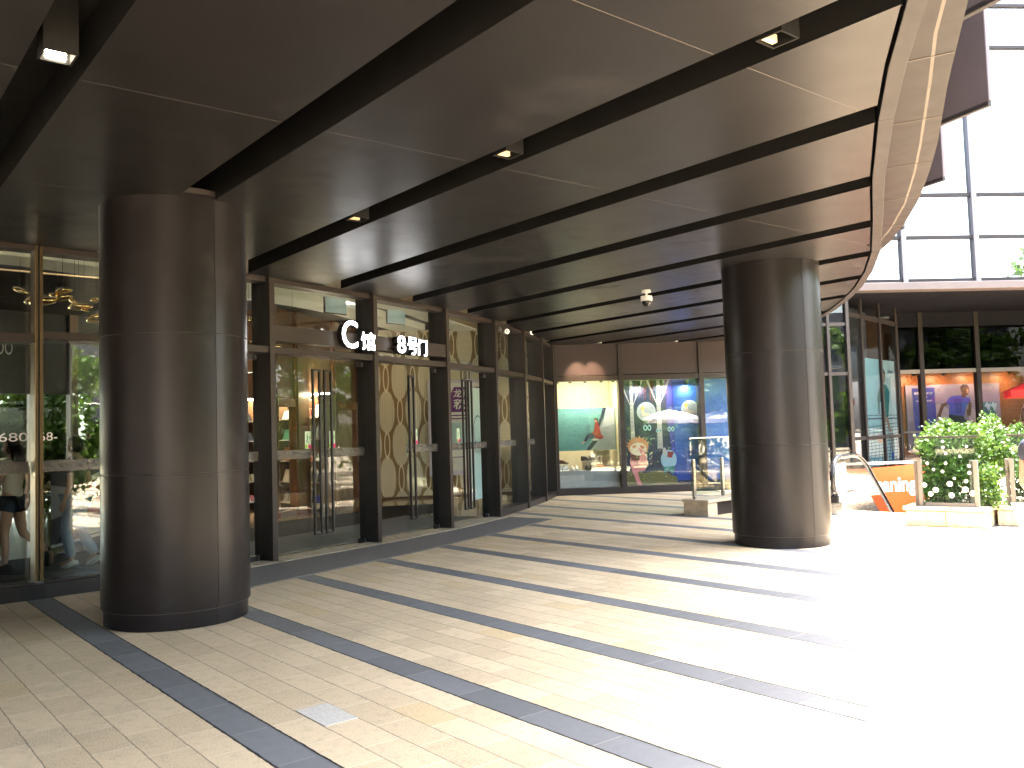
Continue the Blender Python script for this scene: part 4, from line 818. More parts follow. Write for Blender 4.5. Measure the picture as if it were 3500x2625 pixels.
for a0, a1 in ((-.53, .27), (.46, 1.7), (1.85, 3.06)):
    pane(FB, a0 - .03, a1 + .03, .3, 4.6, 'tint2', o=-.02, parent=shp)
    for z0, z1 in ((4.3, 4.42), (1.09, 1.18), (.2, .3)):
        g = MB(); g.wbox(FB, a0, a1, -.04, .012, z0, z1, 'fdark'); g.build('transom', shp)
FC = (ep(0, -4.5), EU, EN)
for a0 in (10.95, 11.72, 13.5, 15.3, 17):
    g = MB(); g.wbox(FC, a0, a0 + .13, -.15, .05, 0, 4.84, 'fdark'); g.build('mullion', shp)
for a0, a1 in ((11.08, 11.72), (11.85, 13.5), (13.63, 15.3), (15.43, 17)):
    pane(FC, a0, a1, .2, 2.98, 'tint3', o=-.05, parent=shp); pane(FC, a0, a1, 3.10, 4.4, 'dark_tint', o=-.05, parent=shp)
    g = MB(); g.wbox(FC, a0, a1, -.12, .02, 2.98, 3.10, 'post'); g.build('transom', shp)
    g = MB(); g.wbox(FC, a0, a1, -.12, .02, 1.18, 1.24, 'black'); g.build('transom', shp)
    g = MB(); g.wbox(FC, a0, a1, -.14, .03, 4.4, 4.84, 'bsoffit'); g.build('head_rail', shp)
g = MB(); g.wbox(FC, 17.14, 45, -.2, -.1, 0, 4.84, 'p_dgrey')
for a in range(18, 45, 3): g.wbox(FC, a, a + 2.4, -.099, -.06, .4, 3.4, 'dark_tint')
g.build('shop_wall', shp)
FD = (ep(0, -5.35), EU, EN); g = MB()
for k in range(11): g.wbox(FD, 9.8, 17, -.06, 0, .2 + .27 * k, .2 + .27 * k + .262, 'plank')
g.wbox(FD, 9.8, 17, -.1, -.061, 0, 4.8, 'darkwood'); g.build('plank_wall', shp)
g = MB(); g.wbox(FC, 10.9, 17, -.8, -.2, 3.12, 3.16, 'p_dgrey'); g.build('ceiling', shp)
g = MB(); g.obox(B0 - FB[2] * .9, FB[1] * 3.3, -FB[2] * .05, Z * 4.8, 'p_dgrey'); g.build('back_wall', shp)
for k, a in enumerate((11.76, 12.72, 13.74, 14.85)): wlamp(FD, a, .42, 3.02, 1.2, ORD[k] + ' of four black spotlights glowing over the runner poster', .15, (1, .62, .28), 'spotlights over the runner poster')
# runner poster
t = thing('runner_poster', 'violet poster of a running man in a blue shirt on the orange plank wall', 'poster', tuple(ep(13, -5.3) + Z * .6))
g = Art(FD, .06); g.sheet(11.66, 14.72, .62, 2.66, 'p_mist', .03)
g.shape([(12.62, .9), (13.0, .9), (13.1, 1.5), (13.0, 1.9), (12.72, 2.06), (12.62, 2.05)], 'p_mist2', 1); g.shape([(13.5, .8), (14.05, .8), (14.05, 1.7), (13.8, 1.9), (13.6, 1.4)], 'p_mist2', 1)
g.shape([(11.86, 2.57), (12.6, 2.57), (12.62, .7), (11.98, .7), (11.9, 1.4)], 'p_royal', 1); g.shape([(11.86, 2.0), (11.98, 1.6), (12.2, .8), (12.26, .7), (12.0, .7), (11.9, 1.4)], 'p_royal2', 2); g.shape([(12.0, 1.75), (12.35, .9), (12.4, .72), (12.32, .72)], 'p_royal2', 2)
g.text('最科技的跑步', 11.93, 12.54, 2.36, 2.44, 'whitep', 3); g.text('装备', 12.08, 12.36, 2.26, 2.32, 'whitep', 3); g.text('探索世界去跑', 11.98, 12.50, 2.13, 2.19, 'whitep', 3)
g.rect(14.12, 14.55, 1.0, 2.06, 'p_sea2', 1)
for x in (14.28, 14.48, 13.98): g.shape([(x, 2.08), (x + .08, 2.0), (x + .14, 2.05), (x + .1, 1.9), (x + .05, 1.75), (x - .01, 1.9), (x - .08, 1.95)], 'p_sky', 3)
g.shape([(13.04, 2.22), (13.16, 2.29), (13.46, 2.30), (13.55, 2.24), (13.74, 2.22), (13.76, 2.12), (13.62, 1.98), (13.52, 1.66), (13.30, 1.66), (13.02, 1.72), (13.06, 1.98), (12.96, 2.10)], 'p_royal2', 4); g.shape([(13.2, 2.22), (13.5, 2.2), (13.45, 1.75), (13.25, 1.72)], 'p_royal', 5); g.shape([(13.5, 1.72), (13.46, 2.1), (13.62, 2.1)], 'p_blue', 5)
g.shape([(13.04, 2.20), (12.96, 2.10), (12.80, 2.05), (12.66, 1.74), (12.62, 1.66), (12.66, 1.56), (12.74, 1.62), (12.78, 1.74), (12.88, 1.96), (13.0, 2.02)], 'p_dskin', 3)
g.shape([(13.70, 2.14), (13.78, 2.04), (13.76, 1.80), (13.72, 1.66), (13.62, 1.66), (13.60, 1.80), (13.66, 1.94)], 'p_dskin', 5)
g.shape([(13.46, 2.36), (13.62, 2.34), (13.60, 2.24), (13.48, 2.22)], 'p_dskin', 5); g.shape([(13.44, 2.58), (13.52, 2.63), (13.66, 2.62), (13.73, 2.52), (13.73, 2.42), (13.68, 2.32), (13.60, 2.30), (13.50, 2.36), (13.45, 2.44)], 'p_dskin', 6); g.shape([(13.43, 2.56), (13.52, 2.645), (13.66, 2.64), (13.72, 2.56), (13.56, 2.56), (13.47, 2.48)], 'p_black', 7); g.shape([(13.64, 2.50), (13.70, 2.49), (13.70, 2.38), (13.65, 2.36)], 'p_skin', 7)
g.shape([(13.02, 1.72), (13.48, 1.66), (13.60, 1.50), (13.40, 1.40), (13.24, 1.48), (13.14, 1.40), (13.0, 1.52)], 'p_navy', 4); g.shape([(13.40, 1.46), (13.60, 1.50), (13.86, 1.30), (13.80, 1.20), (13.58, 1.32)], 'p_dskin', 3); g.shape([(13.14, 1.42), (13.28, 1.44), (13.22, 1.1), (13.10, .8), (13.02, .82)], 'p_royal', 3)
g.text('即刻出发', 13.95, 14.5, 2.46, 2.56, 'p_mist2', 2); g.build('sheet', t)
# court poster in the angled windows
t = thing('tennis_poster', 'turquoise poster of a tennis player in green beside a net in the angled window', 'poster', tuple(B0 + FB[1] * 1.9 - FB[2] * .3))
g = Art(FB, -.07); g.sheet(.66, 3.05, .36, 3.28, 'p_turq', .02); g.rect(1.85, 3.05, .36, 3.28, 'p_paleq', 1)
g.rect(.66, 3.05, 1.62, 1.66, 'p_line', 2); g.rect(.66, 3.05, 1.72, 1.74, 'p_line', 2)
for k in range(12): g.shape([(.66, 1.42 - .085 * k), (3.05, 1.52 - .095 * k), (3.05, 1.50 - .095 * k), (.66, 1.40 - .085 * k)], 'p_line', 2)
for k in range(8): g.shape([(.72 + .3 * k, 1.5), (.74 + .3 * k, 1.5), (.90 + .3 * k, .8), (.7 + .3 * k, .40), (.66 + .3 * k, .42), (.86 + .3 * k, .8)], 'p_line', 3)
g.shape([(1.62, 2.42), (1.95, 2.62), (2.25, 2.58), (2.52, 2.40), (2.45, 2.1), (2.30, 1.68), (1.92, 1.66), (1.88, 2.1), (1.66, 2.1), (1.62, 1.75), (1.52, 1.75), (1.48, 2.2)], 'p_teal', 5)
g.disc(2.1, 2.82, .13, .19, 'p_skin', 6, 14); g.shape([(1.98, 2.9), (2.1, 3.03), (2.22, 2.92), (2.2, 2.86), (2.05, 2.9)], 'p_black', 7); g.shape([(2.0, 1.68), (2.28, 1.68), (2.52, 1.25), (2.55, .7), (2.45, .62), (2.42, 1.2)], 'p_skin', 5); g.shape([(2.0, 1.2), (2.0, 1.0), (1.5, .95), (1.3, 1.05), (1.35, 1.15)], 'p_skin', 5); g.shape([(2.4, .66), (2.62, .70), (2.6, .50), (2.42, .45)], 'p_blue', 6); g.text('asics', 2.62, 2.95, 2.92, 3.02, 'p_navy', 3, .02); g.disc(2.57, 2.97, .035, .05, 'p_navy', 3, 12); g.build('sheet', t)
# orange sign on the far wall of the escalator well
t = thing('orange_sign', 'bright orange sign with white rounded lettering on the escalator well wall', 'sign', tuple(ep(8, .1)))
g = Art(FE, .10); g.wbox(FE, 7.0, 9.45, .02, .10, -1.6, .40, 'orange'); g.shape([(7.0, .40), (9.45, .40), (9.45, .52), (8.6, .46), (7.6, .40)], 'orange', 0)
g.text('Tmaning', 7.50, 8.92, -.30, .19, 'whitep', 2, .03); g.build('panel', t)
g = MB(); g.wbox(FE, 6.95, 9.5, -.02, .115, .5, .56, 'stoneg'); g.build('coping', t)

# ---------------------------------------------------------------- escalator
EB0 = V((-8.38, 14.22, 0)); esc = thing('escalator', 'glass sided escalator going down beside the right hand column', 'escalator', tuple(EB0))
def prof(s0, top):                                      # balustrade line: s along, z
    return None
def ez(s): return 0 if s < .5 else (-.577 * (s - .9) if s > 1.3 else -(s - .5) ** 2 * .36)
def curve_pts(r=.36, zt=.98):
    pts = []; 
    for k in range(11):
        an = math.pi * 1.5 - math.pi * k / 10; pts.append((-.45 + r * math.cos(an) , zt - r + r * math.sin(an)))
    return pts
HPTS = curve_pts() + [(-.1, .98), (.3, .985), (.55, .96), (.8, .89), (1.05, .78)] + [(1.05 + .3 * k, .78 - .577 * .3 * k * 1.15) for k in range(1, 13)]
for sgn, x in (('right', 0.0), ('left', -1.12)):
    o = EB0 + f_ * x; P3 = lambda s, z: o + e_ * s + Z * z
    up = HPTS[5:]; lowz = lambda s: .34 if s < .45 else .34 - .577 * 1.12 * max(0, s - .75) - (.12 * max(0, min(s, .75) - .45))
    inner = [(s, z - .05) for s, z in HPTS[1:]]
    g = MB(); ring = [(s, z) for s, z in inner if True]; ring = [(q[0] + .05 if q[0] < -.5 else q[0], q[1]) for q in ring]
    bot = [(s, min(lowz(s), z - .02)) for s, z in reversed(ring[9:])]
    pl = ring + bot; tr3 = geometry.tessellate_polygon([[V((s, z, 0)) for s, z in pl]])
    nv = len(pl); vs = [P3(s, z) + f_ * .006 for s, z in pl] + [P3(s, z) - f_ * .006 for s, z in pl]
    g.add(vs, [tuple(q) for q in tr3] + [tuple(nv + k for k in q)[::-1] for q in tr3] + [(i, (i + 1) % nv, nv + (i + 1) % nv, nv + i) for i in range(nv)], 'esc'); gp = g.build('glass_panel', esc)
    if sgn == 'right':
        Fs = (o, e_, f_); a = Art(Fs, .0075); a.sheet(-.66, -.12, .36, .86, 'whitep', .001); a.disc(-.40, .62, .13, .14, 'p_pink', 1); a.disc(-.40, .62, .10, .11, 'p_red', 2); a.text('小心', -.47, -.33, .57, .68, 'whitep', 3)
        for k in range(12):
            an = 2 * math.pi * k / 12; a.rect(-.40 + .20 * math.cos(an) - .015, -.40 + .20 * math.cos(an) + .015, .62 + .20 * math.sin(an) - .02, .62 + .20 * math.sin(an) + .02, 'p_teal', 1)
        a.build('warning_sticker', gp)
    g = MB(); g.sweep([P3(s, z) for s, z in HPTS], [(-.04, -.02), (.04, -.02), (.045, 0), (.03, .03), (-.03, .03), (-.045, 0)], 'rubber', f_); g.build('handrail', esc, True)
    g = MB(); g.sweep([P3(s, z - .035) for s, z in HPTS], [(-.018, -.012), (.018, -.012), (.018, .012), (-.018, .012)], 'steel', f_); g.build('handrail_guide', esc)
    g = MB(); sk = [(-.72, .0), (-.72, .22), (-.60, .345), (.40, .345), (.6, .32), (.8, .26)] + [(.8 + .4 * k, .26 - .4 * k * .63) for k in range(1, 9)]
    lo = [(s, min(z - .5, 0) if s > .35 else 0.0) for s, z in reversed(sk[3:])]
    pl = sk + lo; tr3 = geometry.tessellate_polygon([[V((s, z, 0)) for s, z in pl]]); nv = len(pl); vs = [P3(s, z) + f_ * .10 for s, z in pl] + [P3(s, z) - f_ * .10 for s, z in pl]
    g.add(vs, [tuple(q) for q in tr3] + [tuple(nv + k for k in q)[::-1] for q in tr3] + [(i, (i + 1) % nv, nv + (i + 1) % nv, nv + i) for i in range(nv)], 'steel'); g.build('skirt', esc, bevel=.008)
    g = MB(); g.obox(P3(-.74, .20) - f_ * .07, e_ * .16, f_ * .14, Z * .14, 'rubber'); g.build('handrail_inlet', esc, bevel=.02)
o = EB0 - f_ * 1.02; g = MB(); g.obox(o + e_ * -.9 + Z * .002, e_ * 1.4, f_ * .92, Z * .012, 'steel'); g.build('floor_plate', esc)
for k in range(8):
    g = MB(); s0 = .5 + .4 * k; z0 = -.23 * max(0, k - .5); g.obox(o + e_ * s0 + Z * (z0 - .23), e_ * .4, f_ * .92, Z * .225, 'p_dgrey'); g.build('step', esc)

# ---------------------------------------------------------------- guard left of the escalator
cb = V((-10.33, 12.12, 0)); t = thing('glass_guard', 'low stone curb with glass guard and steel posts left of the right hand column', 'guard', tuple(cb))
ed_ = V((-.10, .995, 0)); fd_ = V((.995, .10, 0))
g = MB(); g.obox(cb, fd_ * .50, ed_ * .30, Z * .235, 'stonec'); g.obox(cb + ed_ * .301 + fd_ * .03, fd_ * .44, ed_ * 6, Z * .22, 'brown'); g.build('curb', t, bevel=.006)
g = MB(); g.obox(cb - fd_ * .03 - ed_ * .02 + Z * .236, fd_ * .56, ed_ * 6.3, Z * .05, 'stonec'); g.build('coping', t, bevel=.006)
gb = cb + fd_ * .12 + ed_ * .06 + Z * .287; gd = (f_ * .30 + e_ * .95).normalized()
for k, (s0, s1) in enumerate(((.02, 1.0), (1.02, 2.2), (2.22, 3.4))):
    g = MB(); g.obox(gb + ed_ * s0 + Z * .06, ed_ * (s1 - s0), fd_ * .012, Z * 1.0, 'guard'); g.build('glass_panel', t)
g = MB(); g.obox(gb + fd_ * .0 + Z * 1.06 - fd_ * .01, ed_ * 3.4, fd_ * .032, Z * .025, 'steel'); g.build('top_rail', t, bevel=.004)
for s0 in (.02, .94, 2.1, 3.3):
    g = MB(); g.obox(gb + ed_ * s0 + fd_ * .02, ed_ * .06, fd_ * .05, Z * .70, 'steel'); g.build('post', t, bevel=.006)
g = MB(); g.obox(gb + fd_ * .13, fd_ * .02, ed_ * .012, Z * .001, 'steel')
# front return panel facing the camera
g = MB(); g.obox(gb + fd_ * .02 + Z * .02, fd_ * .012, ed_ * .0001, Z * .0001, 'guard')

# ---------------------------------------------------------------- planters with glass guards and vines
def leaf_cloud(g, fn, n, r, mat, size):
    for k in range(n):
        p = fn(r)
        if p is None: continue
        s = r.uniform(*size); nrm = V((r.gauss(0, 1), r.gauss(0, 1), r.gauss(.5, .8))).normalized(); a = nrm.orthogonal().normalized(); a = (Matrix.Rotation(r.uniform(0, 6.28), 3, nrm) @ a); b = nrm.cross(a)
        g.add([p, p + a * s * .35 + b * s * .38 + nrm * s * .06, p + a * s * .75 + b * s * .30, p + a * s * 1.15 - nrm * s * .12, p + a * s * .75 - b * s * .30, p + a * s * .35 - b * s * .38 + nrm * s * .06], [(0, 1, 2, 3, 4, 5)], mat)
def planter(A, B, C, label, vlabel, dots, seed, h=.225, nl=15000, top=1.45, notes=True):
    F = frame(A, B); A3, d, n = F; L = (V(B) - V(A)).length; D = C
    t = thing('planter', label, 'planter', tuple(A3), 'stone planters with glass guards')
    g = MB()
    for k in range(2): g.wbox(F, L * k / 2 + .002, L * (k + 1) / 2 - .002, -D, 0, 0, h, 'stonec')
    g.build('base', t, bevel=.012)
    g = MB(); g.wbox(F, -.03, L + .03, -.26, .03, h + .008, h + .065, 'stonec'); g.wbox(F, -.03, .2, -D - .03, -.261, h + .008, h + .065, 'stonec'); g.wbox(F, L - .2, L + .03, -D - .03, -.261, h + .008, h + .065, 'stonec'); g.build('coping', t, bevel=.008)
    g = MB(); g.wbox(F, .2, L - .2, -D, -.262, h + .004, h + .03, 'soil'); g.build('soil', t)
    a0, a1 = .18, L - .10
    g = MB(); g.wbox(F, a0 + .03, a1 - .03, -.10, -.088, h + .12, 1.285, 'guard'); gp = g.build('glass_panel', t)
    for x, z, q in dots: a = Art(F, -.0868); a.disc(a0 + x * (a1 - a0), z, q, q, 'dot', 0, 16); a.build('dot_film', gp)
    g = MB(); g.wbox(F, a0 - .02, a1 + .02, -.12, -.07, 1.286, 1.312, 'brown'); g.build('top_rail', t, bevel=.004)
    g = MB(); g.wbox(F, a0 + .09, a1 - .06, -.125, -.065, h + .066, h + .12, 'post'); g.build('bottom_rail', t)
    for x in (a0, a1 - .055):
        g = MB(); g.wbox(F, x, x + .055, -.13, -.06, h + .066, .96, 'post'); g.wbox(F, x - .07, x - .02, -.20, -.14, h + .066, .96, 'post'); g.build('post', t, bevel=.004)
    vt = thing('vine_shrub', vlabel, 'plant', tuple(A3 + d * L * .5 - n * .5 + Z * h), 'leafy vines in the planters'); r = random.Random(seed)
    g = MB()
    for k in range(16):
        x = r.uniform(.25, L - .2); o_ = -r.uniform(.3, D * .8); p = A3 + d * x + n * o_ + Z * h; pts = [p]
        for j in range(6): p = p + V((r.uniform(-.09, .09), r.uniform(-.09, .09), r.uniform(.14, .21))); pts.append(p.copy())
        g.tube(pts, [.012, .011, .010, .008, .007, .005, .003], 'stem', 5)
    g.build('stem', vt)
    cl = [(.12 + (L - .05) * (k % 9 + r.random()) / 9, -r.uniform(.2, 1.3), h + .12 + (top - .25 - h) * (k // 9 + r.random()) / 7, r.uniform(.11, .22)) for k in range(63)] + [(r.uniform(.1, L + .1), -r.uniform(.15, D * .9), top - r.uniform(-.02, .2), r.uniform(.10, .2)) for k in range(16)]
    def fn(rr):
        x, o_, z, q = rr.choice(cl); v = V((rr.gauss(0, 1), rr.gauss(0, 1), rr.gauss(0, 1))).normalized() * q * rr.uniform(.3, 1.05)
        p = A3 + d * x + n * o_ + Z * z + v
        lo = (p - A3).dot(n)
        if lo > -.135 and p.z < 1.34: return None
        if p.z < h + .05: return None
        return p
    g = MB(); leaf_cloud(g, fn, nl, r, 'leaf', (.028, .062)); g.build('foliage', vt)
    return F
D1 = [(.10, .60, .035), (.17, .92, .022), (.20, .47, .036), (.27, .83, .02), (.29, .53, .04), (.42, .80, .022), (.49, 1.06, .02), (.48, .92, .022), (.53, .62, .04), (.55, .455, .04), (.61, .70, .018), (.72, 1.02, .018), (.78, .54, .042), (.80, .66, .026), (.86, .88, .024), (.86, .78, .024), (.90, .49, .042), (.84, 1.16, .018), (.45, 1.15, .022)]
planter((-6.61, 12.74), (-5.55, 12.97), 2.6, 'stone planter with dotted glass guard right of the escalator', 'sunlit green vine growing over the dotted glass guard right of the escalator', D1, 5)
D2 = [(.10, .66, .026), (.14, .56, .036), (.20, .62, .044), (.24, .45, .042), (.30, .52, .045), (.45, .56, .04), (.5, .45, .04), (.6, .6, .03), (.7, .5, .04), (.85, .55, .04)]
planter((-5.60, 13.42), (-3.9, 13.85), 2.4, 'second stone planter at the right edge of the picture', 'sunlit green vine in the second planter at the right edge', D2, 9, .225, 18000, 1.40)

# ---------------------------------------------------------------- parasols, trees and building across the plaza (seen in reflections)
def parasol(c, R, H, mat, label, pole='steel', drop=.5):
    t = thing('parasol', label, 'parasol', (c[0], c[1], 0)); g = MB(); n = 8; top = V((c[0], c[1], H)); vs = [top]
    for k in range(n):
        an = 2 * math.pi * k / n + .2
        for j in (.5, 1.0): vs.append(V((c[0] + R * j * math.cos(an), c[1] + R * j * math.sin(an), H - drop * j ** 1.3)))
    for k in range(n):
        an = 2 * math.pi * k / n + .2; vs.append(V((c[0] + R * math.cos(an), c[1] + R * math.sin(an), H - drop - .2)))
    fs = []
    for k in range(n):
        k2 = (k + 1) % n; fs += [(0, 1 + 2 * k, 1 + 2 * k2), (1 + 2 * k, 2 + 2 * k, 2 + 2 * k2, 1 + 2 * k2), (2 + 2 * k, 1 + 2 * n + k, 1 + 2 * n + k2, 2 + 2 * k2)]
    g.add(vs, fs, mat); o = g.build('canopy', t)
    so_ = o.modifiers.new('thick', 'SOLIDIFY'); so_.thickness = .008
    g = MB(); g.tube([(c[0], c[1], 0), (c[0], c[1], H + .06)], .03, pole, 12); g.build('pole', t)
    g = MB(); g.lathe((c[0], c[1], 0), [(.3, 0), (.3, .06), (.06, .09)], 'stoneg', 24); g.build('base', t)
    for k in range(n):
        an = 2 * math.pi * k / n + .2; g = MB(); g.tube([(c[0], c[1], H - .05), (c[0] + R * .98 * math.cos(an), c[1] + R * .98 * math.sin(an), H - drop - .02)], .01, pole, 5); g.build('rib', t)
parasol((5.6, 11.9), 1.7, 2.45, 'canvas', 'white parasol over the plaza mirrored in the shop windows')
parasol((7.0, 8.4), 1.7, 2.5, 'canvas', 'second white parasol farther along the plaza mirrored in the shop windows')
q = ep(14.55, -2.6); parasol((q.x, q.y), 1.25, 2.75, 'red', 'red parasol at the right edge under the right hand building', 'steel', .42)
def tree(c, H, R, label, seed, n=7500):
    r = random.Random(seed); t = thing('tree', label, 'tree', (c[0], c[1], 0), 'trees across the plaza mirrored in the glass'); g = MB(); th = H * .45
    g.tube([(c[0], c[1], 0), (c[0] + .05, c[1], th * .5), (c[0] + .12, c[1] + .06, th), (c[0] + .1, c[1] + .1, H * .75)], [.16, .13, .11, .05], 'bark', 10); cl = []
    for k in range(17):
        an = r.uniform(0, 6.28); z = r.uniform(.12, .92) * H; q = R * r.uniform(.35, .95) * (1 - .8 * abs(z / H - .5)); e = V((c[0] + q * math.cos(an), c[1] + q * math.sin(an), z)); s0 = V((c[0] + .1, c[1] + .05, z - .25 * H * r.uniform(.4, 1)))
        g.tube([s0, (s0 + e) / 2 + V((0, 0, .15)), e], [.06, .04, .015], 'bark', 6); cl.append((e, r.uniform(.5, 1.0)))
        for j in range(2): cl.append((e + V((r.gauss(0, .6), r.gauss(0, .6), r.gauss(0, .5))), r.uniform(.35, .7)))
    g.build('trunk', t)
    def fn(rr):
        e, q = rr.choice(cl); return e + V((rr.gauss(0, 1), rr.gauss(0, 1), rr.gauss(0, .8))).normalized() * q * rr.uniform(.35, 1.05)
    g = MB(); leaf_cloud(g, fn, n, r, 'leaf2', (.14, .26)); g.build('crown', t)
for k, (c, H, R, lb) in enumerate((((-1.2, 20.5), 6.0, 3.0, 'tall green tree added to darken the upper door glass under the C letter'), ((2.2, 25.5), 7.5, 3.4, 'very tall green tree added to darken the door glass under the 8 numeral'), ((-.3, 31), 8, 3.4, 'green tree mirrored in the curved facade right of the doors'), ((-27.5, 3.6), 7.5, 2.8, 'leafy tree outside the rear doors of the lobby at far left'), ((-28.0, 6.5), 8, 2.8, 'tall leafy tree outside the rear doors right of the warm toned mullion'), ((5.5, 3.4), 6.5, 2.6, 'leafy tree mirrored in the column side of the left glass'), ((7.5, 6.0), 7.0, 2.8, 'bushy green tree mirrored in the pane beside the near column'), ((9.5, 1.8), 7.5, 3.0, 'tall green tree mirrored in the left edge of the glass'), ((12, 9.5), 8, 3.2, 'green tree mirrored above the white parasol'), ((11, 4.2), 7.5, 3.0, 'dense green tree mirrored in the lower lobby glass'), ((4.6, 13.5), 6.5, 2.6, 'green tree mirrored in the far end of the curved facade'))): tree(c, H, R, lb, 20 + k)  # leading trees are unseen, added to darken bright sky reflected in the doors
def shrub(c, H, R, label, seed, n=6000):
    r = random.Random(seed); t = thing('shrub', label, 'plant', (c[0], c[1], 0), 'tall shrubs across the plaza mirrored in the glass'); g = MB(); cl = []
    for k in range(14):
        an = r.uniform(0, 6.28); q = R * r.uniform(.1, .7); e = V((c[0] + q * math.cos(an), c[1] + q * math.sin(an), H * r.uniform(.25, .95))); g.tube([(c[0] + .3 * q * math.cos(an), c[1] + .3 * q * math.sin(an), 0), (V((c[0], c[1], 0)) + e) / 2, e], [.03, .025, .008], 'bark', 6); cl += [(e, .55), (V((e.x, e.y, e.z * .5)), .6)]
    g.build('stem', t)
    def fn(rr):
        e, q = rr.choice(cl); p = e + V((rr.gauss(0, 1), rr.gauss(0, 1), rr.gauss(0, 1))).normalized() * q * rr.uniform(.2, 1.05); return p if p.z > .05 else None
    g = MB(); leaf_cloud(g, fn, n, r, 'leaf2', (.10, .19)); g.build('foliage', t)
for k, (c, H, lb) in enumerate((((-23.2, 2.6), 3.4, 'leafy shrub outside the rear doors behind the walking person'), ((-24.0, 4.4), 3.6, 'leafy shrub outside the rear doors behind the white phone number'), ((-24.4, 6.2), 3.8, 'leafy shrub outside the rear doors behind the person in jeans'), ((.6, 8.6), 4.2, 'tall bright green shrub mirrored high in the pane touching the near column'), ((1.8, 7.2), 4.4, 'pale green shrub mirrored beside the near column'))): shrub(c, H, 1.25, lb, 60 + k)
t = thing('opposite_building', 'dark grey building across the plaza mirrored in the shop windows', 'building', (24, 5, 0))
g = MB(); g.box(-12, 23.9, -32, -26, 0, 8.6, 'p_dgrey'); g.box(24, 30, -16, 28, 0, 8.6, 'p_dgrey'); g.box(23.7, 23.99, -16, 28, 2.4, 2.8, 'upper'); g.build('wall', t)  # wing behind the camera is unseen, added to block bright ground reflections
for k in range(10):
    for j in range(3):
        g = MB(); g.box(23.93, 24.05, -14.5 + 4.2 * k, -11.7 + 4.2 * k, .5 + 2.5 * j, 2.3 + 2.5 * j, 'mirror'); g.box(23.90, 23.929, -13.15 + 4.2 * k, -13.05 + 4.2 * k, .5 + 2.5 * j, 2.3 + 2.5 * j, 'p_dgrey'); g.build('window', t)

for k, (y0, lb, cols_) in enumerate(((-4.6, 'blue white and amber neon frame mirrored over the shoe window', ('neon_b', 'neon_a')), (1.6, 'white neon frame with a red ring mirrored over the forest mural', ('neon_b', 'neon_r')))):
    t = thing('neon_sign', lb, 'sign', (23.6, y0, 5.2), 'neon frames across the plaza mirrored in the shop windows'); r = random.Random(k + 2)
    g = MB(); g.box(23.9, 24.0, y0, y0 + 4.4, 5.21, 5.35, 'black')
    for j in range(4): g.box(23.92, 23.98, y0 + .2 + 1.3 * j, y0 + .26 + 1.3 * j, 5.36, 7.7, 'black')
    g.build('frame', t)
    for j in range(7):
        yy = y0 + .4 + .6 * j; g = MB(); g.tube([(23.6, yy + r.uniform(-.1, .1), 5.9), (23.6, yy + r.uniform(-.2, .3), 6.6), (23.6, yy + r.uniform(-.1, .3), 7.3)], .05, cols_[j % 2 if k == 0 else 0], 6); g.build('tube', t)
    g = MB(); g.tube([(23.58, y0 + 3.8 + .6 * math.cos(a * .35), 6.6 + .6 * math.sin(a * .35)) for a in range(19)], .05, cols_[1], 6); g.build('ring', t)
# ---------------------------------------------------------------- people
def skin_mesh(vs, ed, root=0, sub=2, name='body', mat='skin', parent=None):
    me = bpy.data.meshes.new(name); me.from_pydata([v[:3] for v in vs], ed, []); me.update()
    o = bpy.data.objects.new('tmp', me); COL.objects.link(o); m = o.modifiers.new('skin', 'SKIN'); m.use_smooth_shade = True
    for i, v in enumerate(vs):
        sv = me.skin_vertices[0].data[i]; sv.radius = v[3] if isinstance(v[3], tuple) else (v[3], v[3]); sv.use_root = (i == root)
    ss = o.modifiers.new('sub', 'SUBSURF'); ss.levels = sub; ss.render_levels = sub
    dg = bpy.context.evaluated_depsgraph_get(); nm = bpy.data.meshes.new_from_object(o.evaluated_get(dg)); bpy.data.objects.remove(o)
    vv = [v.co.copy() for v in nm.vertices]; ff = [tuple(p.vertices) for p in nm.polygons]; bpy.data.meshes.remove(nm)
    return vv, ff
